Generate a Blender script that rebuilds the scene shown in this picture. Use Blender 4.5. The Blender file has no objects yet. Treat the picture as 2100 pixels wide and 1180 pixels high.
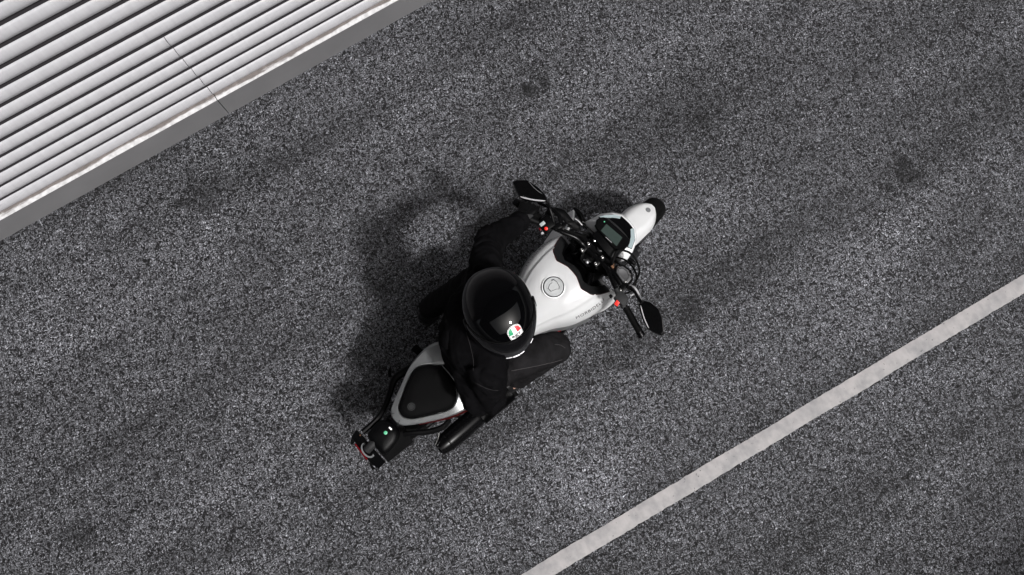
import bpy, bmesh, math, random
from mathutils import Vector, Matrix, noise, Euler
from mathutils.bvhtree import BVHTree
random.seed(7)
S = bpy.context.scene
COL = S.collection
R = math.radians

# ------------------------------------------------------------------ camera
CAM_H = 4.8
F_PX = 1700.0
tilt = math.atan2(310.0, F_PX)                 # looks down, pitched a little off the vertical
cam_d = bpy.data.cameras.new('camera')
cam_d.sensor_width = 36.0
cam_d.lens = F_PX / 2100.0 * 36.0
cam_d.clip_start = 0.05
cam_d.clip_end = 500
cam = bpy.data.objects.new('camera', cam_d)
cam.location = (0, 0, CAM_H)
cam.rotation_euler = (tilt, 0, 0)
COL.objects.link(cam)
S.camera = cam

# ------------------------------------------------------------------ light
SUN_EL, SUN_AZ = 58.5, -41.0                   # direction the light comes from (azimuth from +x, ccw)
w = bpy.data.worlds.new('World'); S.world = w; w.use_nodes = True
nt = w.node_tree
bg = nt.nodes['Background']
sky = nt.nodes.new('ShaderNodeTexSky')
sky.sky_type = 'NISHITA'; sky.sun_disc = False
sky.sun_elevation = R(SUN_EL); sky.sun_rotation = R(90 - SUN_AZ)
sky.air_density = 1.0; sky.dust_density = 7.0; sky.ozone_density = 1.0
hs = nt.nodes.new('ShaderNodeHueSaturation'); hs.inputs['Saturation'].default_value = 0.25
nt.links.new(sky.outputs[0], hs.inputs['Color']); nt.links.new(hs.outputs[0], bg.inputs[0])
bg.inputs[1].default_value = 0.15
sl = bpy.data.lights.new('sun', 'SUN'); sl.energy = 4.1; sl.angle = R(4.5); sl.color = (1.0, 0.985, 0.98)
so = bpy.data.objects.new('sun', sl); COL.objects.link(so)
sd = Vector((math.cos(R(SUN_EL))*math.cos(R(SUN_AZ)), math.cos(R(SUN_EL))*math.sin(R(SUN_AZ)), math.sin(R(SUN_EL))))
so.rotation_euler = sd.to_track_quat('Z', 'Y').to_euler(); so.location = sd*20
vs = S.view_settings
vs.view_transform = 'Standard'; vs.look = 'None'; vs.exposure = 0.10; vs.gamma = 1.0

# ------------------------------------------------------------------ materials
def nmat(name):
    m = bpy.data.materials.new(name); m.use_nodes = True
    n = m.node_tree; return m, n, n.nodes['Principled BSDF']

def mat(name, col, rough=0.5, metal=0.0, coat=0.0, coat_rough=0.03, noise_amt=0.0, noise_scale=30.0,
        bump=0.0, bump_scale=200.0, spec=0.5, sheen=0.0, trans=0.0, rough_var=0.0, stretch=(1, 1, 1)):
    m, n, b = nmat(name)
    b.inputs['Base Color'].default_value = (*col, 1)
    b.inputs['Roughness'].default_value = rough
    b.inputs['Metallic'].default_value = metal
    b.inputs['Coat Weight'].default_value = coat
    b.inputs['Coat Roughness'].default_value = coat_rough
    b.inputs['Specular IOR Level'].default_value = spec
    b.inputs['Sheen Weight'].default_value = sheen
    b.inputs['Transmission Weight'].default_value = trans
    L = n.links.new
    tc = n.nodes.new('ShaderNodeTexCoord')
    mp = n.nodes.new('ShaderNodeMapping'); mp.inputs['Scale'].default_value = stretch
    L(tc.outputs['Object'], mp.inputs['Vector'])
    if noise_amt > 0:
        t = n.nodes.new('ShaderNodeTexNoise'); t.inputs['Scale'].default_value = noise_scale
        t.inputs['Detail'].default_value = 6; t.inputs['Roughness'].default_value = 0.6
        L(mp.outputs[0], t.inputs['Vector'])
        r = n.nodes.new('ShaderNodeMapRange'); r.inputs['From Min'].default_value = 0.3; r.inputs['From Max'].default_value = 0.7
        r.inputs['To Min'].default_value = 1-noise_amt; r.inputs['To Max'].default_value = 1+noise_amt
        L(t.outputs['Fac'], r.inputs['Value'])
        x = n.nodes.new('ShaderNodeMix'); x.data_type = 'RGBA'; x.blend_type = 'MULTIPLY'; x.inputs[0].default_value = 1
        x.inputs[6].default_value = (*col, 1); L(r.outputs[0], x.inputs[7]); L(x.outputs[2], b.inputs['Base Color'])
    if rough_var > 0:
        t = n.nodes.new('ShaderNodeTexNoise'); t.inputs['Scale'].default_value = 14; t.inputs['Detail'].default_value = 5
        L(tc.outputs['Object'], t.inputs['Vector'])
        r = n.nodes.new('ShaderNodeMapRange'); r.inputs['To Min'].default_value = max(0.02, rough-rough_var); r.inputs['To Max'].default_value = min(1, rough+rough_var)
        L(t.outputs['Fac'], r.inputs['Value']); L(r.outputs[0], b.inputs['Roughness'])
    if bump > 0:
        t = n.nodes.new('ShaderNodeTexNoise'); t.inputs['Scale'].default_value = bump_scale; t.inputs['Detail'].default_value = 4
        L(mp.outputs[0], t.inputs['Vector'])
        p = n.nodes.new('ShaderNodeBump'); p.inputs['Strength'].default_value = bump; p.inputs['Distance'].default_value = 0.004
        L(t.outputs['Fac'], p.inputs['Height']); L(p.outputs[0], b.inputs['Normal'])
    return m

STAINS = [(0.105, 2.111, 0.07, 0.35), (0.20, 2.16, 0.04, 0.45), (0.325, 1.686, 0.06, 0.6), (2.385, 1.579, 0.09, 0.35), (2.27, 1.49, 0.05, 0.4), (1.042, 0.73, 0.10, 0.55), (-1.906, 1.472, 0.14, 0.6), (-1.614, -0.404, 0.07, 0.6), (1.162, 1.905, 0.05, 0.6),
          (1.25, 0.80, 0.06, 0.6), (-2.449, -0.535, 0.12, 0.6), (0.467, -0.27, 0.16, 1.45), (0.10, -0.56, 0.05, 1.5)]
def asphalt_mat():
    m, n, b = nmat('asphalt'); L = n.links.new; N = n.nodes.new
    tc = N('ShaderNodeTexCoord')
    # distort coordinates so the chips come out elongated and curled
    d = N('ShaderNodeTexNoise'); d.inputs['Scale'].default_value = 48; d.inputs['Detail'].default_value = 2
    L(tc.outputs['Object'], d.inputs['Vector'])
    sc = N('ShaderNodeVectorMath'); sc.operation = 'SCALE'; sc.inputs['Scale'].default_value = 0.022
    L(d.outputs['Color'], sc.inputs[0])
    ad = N('ShaderNodeVectorMath'); ad.operation = 'ADD'
    L(tc.outputs['Object'], ad.inputs[0]); L(sc.outputs[0], ad.inputs[1])
    # two families of elongated chips lying at different angles, swapped by a fine mask
    def chips(ang_):
        q = N('ShaderNodeMapping'); q.vector_type = 'TEXTURE'; q.inputs['Rotation'].default_value = (0, 0, R(ang_)); q.inputs['Scale'].default_value = (1/66, 1/150, 1)
        L(ad.outputs[0], q.inputs['Vector'])
        v_ = N('ShaderNodeTexVoronoi'); v_.voronoi_dimensions = '2D'; v_.inputs['Scale'].default_value = 1; L(q.outputs[0], v_.inputs['Vector'])
        e_ = N('ShaderNodeTexVoronoi'); e_.voronoi_dimensions = '2D'; e_.feature = 'DISTANCE_TO_EDGE'; e_.inputs['Scale'].default_value = 1; L(q.outputs[0], e_.inputs['Vector'])
        return v_, e_
    va, ea = chips(25); vb, eb = chips(112)
    mk = N('ShaderNodeTexNoise'); mk.inputs['Scale'].default_value = 42; mk.inputs['Detail'].default_value = 1; L(tc.outputs['Object'], mk.inputs['Vector'])
    mg = N('ShaderNodeMath'); mg.operation = 'GREATER_THAN'; mg.inputs[1].default_value = 0.5; L(mk.outputs['Fac'], mg.inputs[0])
    vm = N('ShaderNodeMix'); vm.data_type = 'RGBA'; L(mg.outputs[0], vm.inputs[0]); L(va.outputs['Color'], vm.inputs[6]); L(vb.outputs['Color'], vm.inputs[7])
    em = N('ShaderNodeMix'); em.data_type = 'FLOAT'; L(mg.outputs[0], em.inputs[0]); L(ea.outputs['Distance'], em.inputs[2]); L(eb.outputs['Distance'], em.inputs[3])
    v2 = N('ShaderNodeTexVoronoi'); v2.voronoi_dimensions = '2D'; v2.inputs['Scale'].default_value = 200
    L(ad.outputs[0], v2.inputs['Vector'])
    sp = N('ShaderNodeSeparateColor'); L(vm.outputs[2], sp.inputs[0])
    sp2 = N('ShaderNodeSeparateColor'); L(v2.outputs['Color'], sp2.inputs[0])
    mixv = N('ShaderNodeMath'); mixv.operation = 'MULTIPLY_ADD'; mixv.inputs[1].default_value = 0.35
    L(sp2.outputs[1], mixv.inputs[0])
    sc1 = N('ShaderNodeMath'); sc1.operation = 'MULTIPLY'; sc1.inputs[1].default_value = 0.65
    L(sp.outputs[0], sc1.inputs[0]); L(sc1.outputs[0], mixv.inputs[2])
    ramp = N('ShaderNodeValToRGB'); cr = ramp.color_ramp
    cr.elements[0].position = 0.26; cr.elements[0].color = (0.003, 0.003, 0.0035, 1)
    cr.elements[1].position = 0.95; cr.elements[1].color = (0.250, 0.256, 0.280, 1)
    for p, c in ((0.34, (0.018, 0.0165, 0.0185)), (0.44, (0.070, 0.070, 0.077)), (0.70, (0.122, 0.124, 0.135))):
        q = cr.elements.new(p); q.color = (*c, 1)
    L(mixv.outputs[0], ramp.inputs[0])
    # binder showing between chips
    er = N('ShaderNodeMapRange'); er.inputs['From Min'].default_value = 0.0; er.inputs['From Max'].default_value = 0.25
    er.inputs['To Min'].default_value = 0.12; er.inputs['To Max'].default_value = 1.45
    L(em.outputs[0], er.inputs['Value'])
    m1 = N('ShaderNodeMix'); m1.data_type = 'RGBA'; m1.blend_type = 'MULTIPLY'; m1.inputs[0].default_value = 1
    L(ramp.outputs[0], m1.inputs[6]); L(er.outputs[0], m1.inputs[7])
    # dust and wear patches, drawn out along the lane
    mp = N('ShaderNodeMapping'); mp.vector_type = 'TEXTURE'; mp.inputs['Rotation'].default_value = (0, 0, R(31)); mp.inputs['Scale'].default_value = (1/0.55, 1/1.2, 1)
    L(tc.outputs['Object'], mp.inputs['Vector'])
    w1 = N('ShaderNodeTexNoise'); w1.inputs['Scale'].default_value = 1.15; w1.inputs['Detail'].default_value = 5; w1.inputs['Roughness'].default_value = 0.58
    L(mp.outputs[0], w1.inputs['Vector'])
    wr = N('ShaderNodeMapRange'); wr.inputs['From Min'].default_value = 0.32; wr.inputs['From Max'].default_value = 0.68
    wr.inputs['To Min'].default_value = 0.66; wr.inputs['To Max'].default_value = 1.30
    L(w1.outputs['Fac'], wr.inputs['Value'])
    # wheel tracks: long dark bands running with the lane
    mpb = N('ShaderNodeMapping'); mpb.vector_type = 'TEXTURE'; mpb.inputs['Rotation'].default_value = (0, 0, R(33)); mpb.inputs['Scale'].default_value = (1/0.16, 1/1.5, 1)
    L(tc.outputs['Object'], mpb.inputs['Vector'])
    wb = N('ShaderNodeTexNoise'); wb.inputs['Scale'].default_value = 1.3; wb.inputs['Detail'].default_value = 3; wb.inputs['Distortion'].default_value = 0.3
    L(mpb.outputs[0], wb.inputs['Vector'])
    wbr = N('ShaderNodeMapRange'); wbr.inputs['From Min'].default_value = 0.38; wbr.inputs['From Max'].default_value = 0.52
    wbr.inputs['To Min'].default_value = 0.70; wbr.inputs['To Max'].default_value = 1.08
    L(wb.outputs['Fac'], wbr.inputs['Value'])
    wm = N('ShaderNodeMath'); wm.operation = 'MULTIPLY'; L(wr.outputs[0], wm.inputs[0]); L(wbr.outputs[0], wm.inputs[1])
    m2 = N('ShaderNodeMix'); m2.data_type = 'RGBA'; m2.blend_type = 'MULTIPLY'; m2.inputs[0].default_value = 1
    L(m1.outputs[2], m2.inputs[6]); L(wm.outputs[0], m2.inputs[7])
    # small dark tar spots
    s1 = N('ShaderNodeTexNoise'); s1.inputs['Scale'].default_value = 9; s1.inputs['Detail'].default_value = 3; s1.inputs['Roughness'].default_value = 0.65
    L(tc.outputs['Object'], s1.inputs['Vector'])
    sr = N('ShaderNodeMapRange'); sr.inputs['From Min'].default_value = 0.655; sr.inputs['From Max'].default_value = 0.72
    sr.inputs['To Min'].default_value = 1.0; sr.inputs['To Max'].default_value = 0.35
    L(s1.outputs['Fac'], sr.inputs['Value'])
    m3 = N('ShaderNodeMix'); m3.data_type = 'RGBA'; m3.blend_type = 'MULTIPLY'; m3.inputs[0].default_value = 1
    L(m2.outputs[2], m3.inputs[6]); L(sr.outputs[0], m3.inputs[7])
    # individual oil and tar stains, and one pale worn patch
    last = m3.outputs[2]
    dn = N('ShaderNodeTexNoise'); dn.inputs['Scale'].default_value = 7; dn.inputs['Detail'].default_value = 5; dn.inputs['Roughness'].default_value = 0.65
    L(tc.outputs['Object'], dn.inputs['Vector'])
    for (sx, sy, rad, val) in STAINS:
        ds = N('ShaderNodeVectorMath'); ds.operation = 'DISTANCE'; ds.inputs[1].default_value = (sx, sy, 0); L(tc.outputs['Object'], ds.inputs[0])
        ma = N('ShaderNodeMath'); ma.operation = 'MULTIPLY_ADD'; ma.inputs[1].default_value = rad*3.4; L(dn.outputs['Fac'], ma.inputs[0]); L(ds.outputs['Value'], ma.inputs[2])
        mr = N('ShaderNodeMapRange'); mr.inputs['From Min'].default_value = rad*2.25; mr.inputs['From Max'].default_value = rad*(2.6 if val < 1 else 3.4)
        mr.inputs['To Min'].default_value = val; mr.inputs['To Max'].default_value = 1.0; L(ma.outputs[0], mr.inputs['Value'])
        mm = N('ShaderNodeMix'); mm.data_type = 'RGBA'; mm.blend_type = 'MULTIPLY'; mm.inputs[0].default_value = 1
        L(last, mm.inputs[6]); L(mr.outputs[0], mm.inputs[7]); last = mm.outputs[2]
    L(last, b.inputs['Base Color'])
    b.inputs['Roughness'].default_value = 0.62; b.inputs['Specular IOR Level'].default_value = 0.35
    bp = N('ShaderNodeBump'); bp.inputs['Strength'].default_value = 0.9; bp.inputs['Distance'].default_value = 0.006
    hm = N('ShaderNodeMath'); hm.operation = 'ADD'
    L(er.outputs[0], hm.inputs[0]); L(mixv.outputs[0], hm.inputs[1])
    L(hm.outputs[0], bp.inputs['Height']); L(bp.outputs[0], b.inputs['Normal'])
    return m

def line_mat():
    m, n, b = nmat('road_paint'); L = n.links.new; N = n.nodes.new
    tc = N('ShaderNodeTexCoord')
    t = N('ShaderNodeTexNoise'); t.inputs['Scale'].default_value = 9; t.inputs['Detail'].default_value = 7; t.inputs['Roughness'].default_value = 0.62
    L(tc.outputs['Object'], t.inputs['Vector'])
    r = N('ShaderNodeValToRGB'); c = r.color_ramp
    c.elements[0].position = 0.33; c.elements[0].color = (0.175, 0.172, 0.176, 1)
    c.elements[1].position = 0.62; c.elements[1].color = (0.275, 0.262, 0.260, 1)
    L(t.outputs['Fac'], r.inputs[0])
    # pin holes and hairline cracks across the stripe
    s = N('ShaderNodeTexNoise'); s.inputs['Scale'].default_value = 55; s.inputs['Detail'].default_value = 2
    L(tc.outputs['Object'], s.inputs['Vector'])
    sr = N('ShaderNodeMapRange'); sr.inputs['From Min'].default_value = 0.70; sr.inputs['From Max'].default_value = 0.76
    sr.inputs['To Min'].default_value = 1; sr.inputs['To Max'].default_value = 0.25
    L(s.outputs['Fac'], sr.inputs['Value'])
    mp = N('ShaderNodeMapping'); mp.vector_type = 'TEXTURE'; mp.inputs['Rotation'].default_value = (0, 0, R(31)); mp.inputs['Scale'].default_value = (1/45, 1/12, 1)
    L(tc.outputs['Object'], mp.inputs['Vector'])
    k = N('ShaderNodeTexNoise'); k.inputs['Scale'].default_value = 1; k.inputs['Detail'].default_value = 3
    L(mp.outputs[0], k.inputs['Vector'])
    kr = N('ShaderNodeMapRange'); kr.inputs['From Min'].default_value = 0.3; kr.inputs['From Max'].default_value = 0.7
    kr.inputs['To Min'].default_value = 0.93; kr.inputs['To Max'].default_value = 1.05
    L(k.outputs['Fac'], kr.inputs['Value'])
    mu = N('ShaderNodeMath'); mu.operation = 'MULTIPLY'; L(sr.outputs[0], mu.inputs[0]); L(kr.outputs[0], mu.inputs[1])
    x = N('ShaderNodeMix'); x.data_type = 'RGBA'; x.blend_type = 'MULTIPLY'; x.inputs[0].default_value = 1
    L(r.outputs[0], x.inputs[6]); L(mu.outputs[0], x.inputs[7]); L(x.outputs[2], b.inputs['Base Color'])
    b.inputs['Roughness'].default_value = 0.7
    bp = N('ShaderNodeBump'); bp.inputs['Strength'].default_value = 0.5; bp.inputs['Distance'].default_value = 0.004
    L(k.outputs['Fac'], bp.inputs['Height']); L(bp.outputs[0], b.inputs['Normal'])
    return m

def ledge_mat():
    # local coordinates: x along the wall, y depth from the outer edge
    m, n, b = nmat('ledge_metal'); L = n.links.new; N = n.nodes.new
    tc = N('ShaderNodeTexCoord'); sp = N('ShaderNodeSeparateXYZ'); L(tc.outputs['Object'], sp.inputs[0])
    mp = N('ShaderNodeMapping'); mp.inputs['Scale'].default_value = (2.2, 14, 1); L(tc.outputs['Object'], mp.inputs['Vector'])
    t = N('ShaderNodeTexNoise'); t.inputs['Scale'].default_value = 1.6; t.inputs['Detail'].default_value = 6; t.inputs['Roughness'].default_value = 0.65
    L(mp.outputs[0], t.inputs['Vector'])
    a = N('ShaderNodeMath'); a.operation = 'MULTIPLY_ADD'; a.inputs[1].default_value = 0.075; a.inputs[2].default_value = -0.014
    L(t.outputs['Fac'], a.inputs[0])
    g = N('ShaderNodeMath'); g.operation = 'SUBTRACT'; L(sp.outputs['Y'], g.inputs[0]); L(a.outputs[0], g.inputs[1])
    r = N('ShaderNodeMapRange'); r.inputs['From Min'].default_value = -0.004; r.inputs['From Max'].default_value = 0.004
    L(g.outputs[0], r.inputs['Value'])
    x = N('ShaderNodeMix'); x.data_type = 'RGBA'; L(r.outputs[0], x.inputs[0])
    x.inputs[6].default_value = (0.50, 0.495, 0.50, 1); x.inputs[7].default_value = (0.135, 0.118, 0.112, 1)
    t2 = N('ShaderNodeTexNoise'); t2.inputs['Scale'].default_value = 40; t2.inputs['Detail'].default_value = 5; L(tc.outputs['Object'], t2.inputs['Vector'])
    r2 = N('ShaderNodeMapRange'); r2.inputs['From Min'].default_value = 0.3; r2.inputs['From Max'].default_value = 0.7; r2.inputs['To Min'].default_value = 0.75; r2.inputs['To Max'].default_value = 1.15
    L(t2.outputs['Fac'], r2.inputs['Value'])
    y = N('ShaderNodeMix'); y.data_type = 'RGBA'; y.blend_type = 'MULTIPLY'; y.inputs[0].default_value = 1
    L(x.outputs[2], y.inputs[6]); L(r2.outputs[0], y.inputs[7]); L(y.outputs[2], b.inputs['Base Color'])
    b.inputs['Roughness'].default_value = 0.6
    return m

def flute_mat():
    m, n, b = nmat('wall_paint'); L = n.links.new; N = n.nodes.new
    tc = N('ShaderNodeTexCoord')
    mp = N('ShaderNodeMapping'); mp.inputs['Scale'].default_value = (26, 1, 3.0); L(tc.outputs['Object'], mp.inputs['Vector'])
    t = N('ShaderNodeTexNoise'); t.inputs['Scale'].default_value = 1.0; t.inputs['Detail'].default_value = 7; t.inputs['Roughness'].default_value = 0.7
    L(mp.outputs[0], t.inputs['Vector'])
    r = N('ShaderNodeMapRange'); r.inputs['From Min'].default_value = 0.3; r.inputs['From Max'].default_value = 0.7; r.inputs['To Min'].default_value = 0.9; r.inputs['To Max'].default_value = 1.07
    L(t.outputs['Fac'], r.inputs['Value'])
    t2 = N('ShaderNodeTexNoise'); t2.inputs['Scale'].default_value = 1.0; t2.inputs['Detail'].default_value = 3
    mp2 = N('ShaderNodeMapping'); mp2.inputs['Scale'].default_value = (60, 1, 14); L(tc.outputs['Object'], mp2.inputs['Vector']); L(mp2.outputs[0], t2.inputs['Vector'])
    r2 = N('ShaderNodeMapRange'); r2.inputs['From Min'].default_value = 0.70; r2.inputs['From Max'].default_value = 0.78; r2.inputs['To Min'].default_value = 1; r2.inputs['To Max'].default_value = 0.72
    L(t2.outputs['Fac'], r2.inputs['Value'])
    mu = N('ShaderNodeMath'); mu.operation = 'MULTIPLY'; L(r.outputs[0], mu.inputs[0]); L(r2.outputs[0], mu.inputs[1])
    x = N('ShaderNodeMix'); x.data_type = 'RGBA'; x.blend_type = 'MULTIPLY'; x.inputs[0].default_value = 1
    x.inputs[6].default_value = (0.335, 0.333, 0.349, 1); L(mu.outputs[0], x.inputs[7]); L(x.outputs[2], b.inputs['Base Color'])
    b.inputs['Roughness'].default_value = 0.5
    return m

M = {}
M['asphalt'] = asphalt_mat(); M['line'] = line_mat(); M['ledge'] = ledge_mat(); M['flute'] = flute_mat()
M['plinth'] = mat('plinth_paint', (0.132, 0.131, 0.135), 0.55, noise_amt=0.10, noise_scale=3, bump=0.05, bump_scale=300)
M['groove_shade'] = mat('groove_shade_dark', (0.030, 0.027, 0.030), 0.8, spec=0.1)
M['concrete'] = mat('dark_concrete', (0.05, 0.05, 0.05), 0.9, noise_amt=0.2, noise_scale=4)
M['white'] = mat('white_paint', (0.78, 0.785, 0.79), 0.30, coat=0.6, coat_rough=0.06, noise_amt=0.02, noise_scale=8)
M['silver'] = mat('silver_paint', (0.36, 0.37, 0.375), 0.42, metal=0.6, coat=0.3, coat_rough=0.1, noise_amt=0.03)
M['red'] = mat('red_trim', (0.34, 0.008, 0.011), 0.35, coat=0.4)
M['red_button'] = mat('red_button_plastic', (0.75, 0.02, 0.012), 0.4)
M['grey_button'] = mat('grey_button_plastic', (0.28, 0.31, 0.31), 0.5)
M['plastic'] = mat('black_plastic', (0.0015, 0.0015, 0.0017), 0.36, bump=0.12, bump_scale=900, rough_var=0.08, spec=0.07)
M['plastic_grey'] = mat('textured_charcoal_plastic', (0.016, 0.0163, 0.017), 0.5, bump=0.2, bump_scale=1200, spec=0.12)
M['gloss'] = mat('gloss_black', (0.002, 0.002, 0.0022), 0.10, spec=0.5)
M['helmet'] = mat('gloss_black_helmet', (0.0010, 0.0010, 0.0012), 0.035, spec=0.20)
M['visor'] = mat('smoked_visor', (0.0035, 0.0035, 0.004), 0.06, spec=0.22)
M['rubber'] = mat('rubber', (0.0025, 0.0025, 0.0025), 0.7, bump=0.25, bump_scale=700, noise_amt=0.15, spec=0.07)
M['metal_black'] = mat('black_painted_metal', (0.0015, 0.0015, 0.0017), 0.27, spec=0.13, rough_var=0.08)
M['engine'] = mat('engine_metal', (0.008, 0.008, 0.009), 0.45, metal=0.5, noise_amt=0.2)
M['steel'] = mat('polished_steel', (0.62, 0.61, 0.60), 0.2, metal=1.0)
M['steel_dark'] = mat('brushed_steel', (0.16, 0.16, 0.165), 0.34, metal=1.0, rough_var=0.08)
M['brass'] = mat('copper_fitting', (0.75, 0.42, 0.26), 0.25, metal=1.0)
M['cap'] = mat('brushed_cap_metal', (0.42, 0.43, 0.435), 0.42, metal=0.6, rough_var=0.08, noise_amt=0.06, noise_scale=60)
M['screen'] = mat('display_glass', (0.030, 0.042, 0.038), 0.12, coat=0.5, noise_amt=0.1, noise_scale=5)
M['glass'] = mat('windscreen_polycarbonate', (0.24, 0.29, 0.30), 0.12, coat=0.4)
M['seat'] = mat('seat_vinyl', (0.0018, 0.0018, 0.0019), 0.6, bump=0.35, bump_scale=1100, spec=0.04)
M['seat_mark'] = mat('seat_emblem', (0.010, 0.0105, 0.011), 0.5, spec=0.2)
M['emblem'] = mat('emblem_grey', (0.16, 0.165, 0.17), 0.4, metal=0.4)
M['jacket'] = mat('black_jacket_fabric', (0.0028, 0.0027, 0.0031), 0.9, bump=0.5, bump_scale=500, noise_amt=0.45, noise_scale=13, spec=0.03)
M['denim'] = mat('washed_black_denim', (0.0098, 0.0094, 0.0100), 0.92, bump=0.6, bump_scale=800, noise_amt=0.55, noise_scale=11, spec=0.03)
M['seam'] = mat('seam_thread', (0.022, 0.021, 0.022), 0.9, spec=0.05)
M['denim_seam'] = mat('denim_seam_thread', (0.05, 0.047, 0.048), 0.9, spec=0.05)
M['glove'] = mat('black_glove_leather', (0.0020, 0.0020, 0.0022), 0.5, bump=0.3, bump_scale=400, noise_amt=0.2, spec=0.08)
M['glove_panel'] = mat('grey_knuckle_panel', (0.02, 0.02, 0.021), 0.5, spec=0.3)
M['shoe'] = mat('black_shoe_leather', (0.003, 0.003, 0.0032), 0.5, spec=0.25, bump=0.2, bump_scale=300)
M['sole'] = mat('shoe_sole_rubber', (0.008, 0.008, 0.008), 0.8, spec=0.2)
M['skin'] = mat('skin', (0.36, 0.22, 0.17), 0.5, noise_amt=0.08, noise_scale=40)
M['hair'] = mat('hair', (0.015, 0.011, 0.009), 0.6)
M['ink'] = mat('black_lettering', (0.012, 0.012, 0.013), 0.5)
M['grey_ink'] = mat('grey_lettering', (0.10, 0.10, 0.105), 0.5)
M['white_ink'] = mat('white_print', (0.80, 0.80, 0.80), 0.4)
M['green_ink'] = mat('green_print', (0.0, 0.22, 0.09), 0.4)
M['red_ink'] = mat('red_print', (0.72, 0.01, 0.02), 0.4)
M['green_sticker'] = mat('green_sticker', (0.08, 0.36, 0.20), 0.45)
M['lens_red'] = mat('red_lens', (0.10, 0.003, 0.006), 0.15, coat=0.5)
M['lens_amber'] = mat('smoked_amber_lens', (0.03, 0.012, 0.006), 0.15, coat=0.5)
M['stripe'] = mat('reflective_trim', (0.52, 0.51, 0.53), 0.3, metal=0.4)

# ------------------------------------------------------------------ mesh helpers
def finish(name, bm, material, parent=None, smooth=35, T=None):
    if T is not None:
        for v in bm.verts: v.co = T(v.co)
    bmesh.ops.recalc_face_normals(bm, faces=bm.faces[:])
    me = bpy.data.meshes.new(name); bm.to_mesh(me); bm.free()
    me.materials.append(material)
    if smooth:
        for p in me.polygons: p.use_smooth = True
        me.set_sharp_from_angle(angle=R(smooth))
    o = bpy.data.objects.new(name, me); COL.objects.link(o)
    if parent is not None: o.parent = parent
    return o

def tag(o, label=None, cat=None, group=None, kind=None):
    if label: o['label'] = label
    if cat: o['category'] = cat
    if group: o['group'] = group
    if kind: o['kind'] = kind
    return o

def catmull(pts, n=6, closed=False):
    P = [Vector(p) for p in pts]; out = []
    k = len(P); rng = range(k if closed else k-1)
    for i in rng:
        if closed: a, b, c, d = P[(i-1) % k], P[i], P[(i+1) % k], P[(i+2) % k]
        else: a, b, c, d = P[max(i-1, 0)], P[i], P[i+1], P[min(i+2, k-1)]
        for j in range(n):
            t = j/n
            out.append(0.5*((2*b)+(c-a)*t+(2*a-5*b+4*c-d)*t*t+(3*b-a-3*c+d)*t*t*t))
    if not closed: out.append(P[-1])
    return out

def ring_bridge(bm, rings, closed=True, cap=True):
    vr = [[bm.verts.new(p) for p in r] for r in rings]
    for a, b in zip(vr, vr[1:]):
        n = len(a)
        for i in range(n if closed else n-1):
            j = (i+1) % n
            try: bm.faces.new((a[i], a[j], b[j], b[i]))
            except ValueError: pass
    if cap and closed:
        for r in (vr[0], vr[-1]):
            try: bm.faces.new(r)
            except ValueError: pass
    return vr

def tube(bm, pts, rad, seg=10, smooth=6, cap=True):
    """rad: number or list per control point"""
    rads = rad if isinstance(rad, (list, tuple)) else [rad]*len(pts)
    if smooth and len(pts) > 2:
        P = catmull(pts, smooth)
        q = catmull([(r, 0, 0) for r in rads], smooth); rr = [x.x for x in q]
    else: P = [Vector(p) for p in pts]; rr = list(rads)
    t0 = (P[1]-P[0]).normalized(); up = Vector((0, 0, 1)) if abs(t0.z) < 0.9 else Vector((1, 0, 0))
    nrm = t0.cross(up).normalized(); rings = []
    for i, p in enumerate(P):
        t = (P[min(i+1, len(P)-1)]-P[max(i-1, 0)]).normalized()
        nrm = (nrm-t*nrm.dot(t)).normalized(); bn = t.cross(nrm)
        rings.append([p+nrm*math.cos(a)*rr[i]+bn*math.sin(a)*rr[i] for a in [2*math.pi*k/seg for k in range(seg)]])
    ring_bridge(bm, rings, True, cap)

def box(bm, c, s, rot=None, bev=0.0):
    b2 = bmesh.new(); bmesh.ops.create_cube(b2, size=1)
    for v in b2.verts: v.co = Vector((v.co.x*s[0], v.co.y*s[1], v.co.z*s[2]))
    if bev > 0: bmesh.ops.bevel(b2, geom=b2.edges[:], offset=bev, segments=2, affect='EDGES', profile=0.6)
    Mx = Matrix.Translation(Vector(c)) @ (Euler(rot).to_matrix().to_4x4() if rot else Matrix())
    for v in b2.verts: v.co = Mx @ v.co
    merge(bm, b2)

def merge(bm, b2):
    me = bpy.data.meshes.new('tmp'); b2.to_mesh(me); b2.free(); bm.from_mesh(me); bpy.data.meshes.remove(me)

def lathe(bm, prof, c, axis, seg=32, cap=True):
    """prof: list of (distance along axis, radius)"""
    ax = Vector(axis).normalized(); up = Vector((0, 0, 1)) if abs(ax.z) < 0.9 else Vector((1, 0, 0))
    a = ax.cross(up).normalized(); b = ax.cross(a); c = Vector(c)
    rings = [[c+ax*h+a*math.cos(2*math.pi*k/seg)*r+b*math.sin(2*math.pi*k/seg)*r for k in range(seg)] for h, r in prof]
    ring_bridge(bm, rings, True, cap)

def plate(bm, outline, z0, z1, bev=0.0):
    """prism of an outline [(x,y[,z])] between heights; z0/z1 may be functions of (x,y)"""
    f0 = z0 if callable(z0) else (lambda x, y: z0); f1 = z1 if callable(z1) else (lambda x, y: z1)
    b2 = bmesh.new()
    ring_bridge(b2, [[(p[0], p[1], f0(p[0], p[1])) for p in outline], [(p[0], p[1], f1(p[0], p[1])) for p in outline]])
    if bev > 0: bmesh.ops.bevel(b2, geom=[e for e in b2.edges if len(e.link_faces) == 2 and e.calc_face_angle(0) > 0.5], offset=bev, segments=2, affect='EDGES')
    merge(bm, b2)

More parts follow.
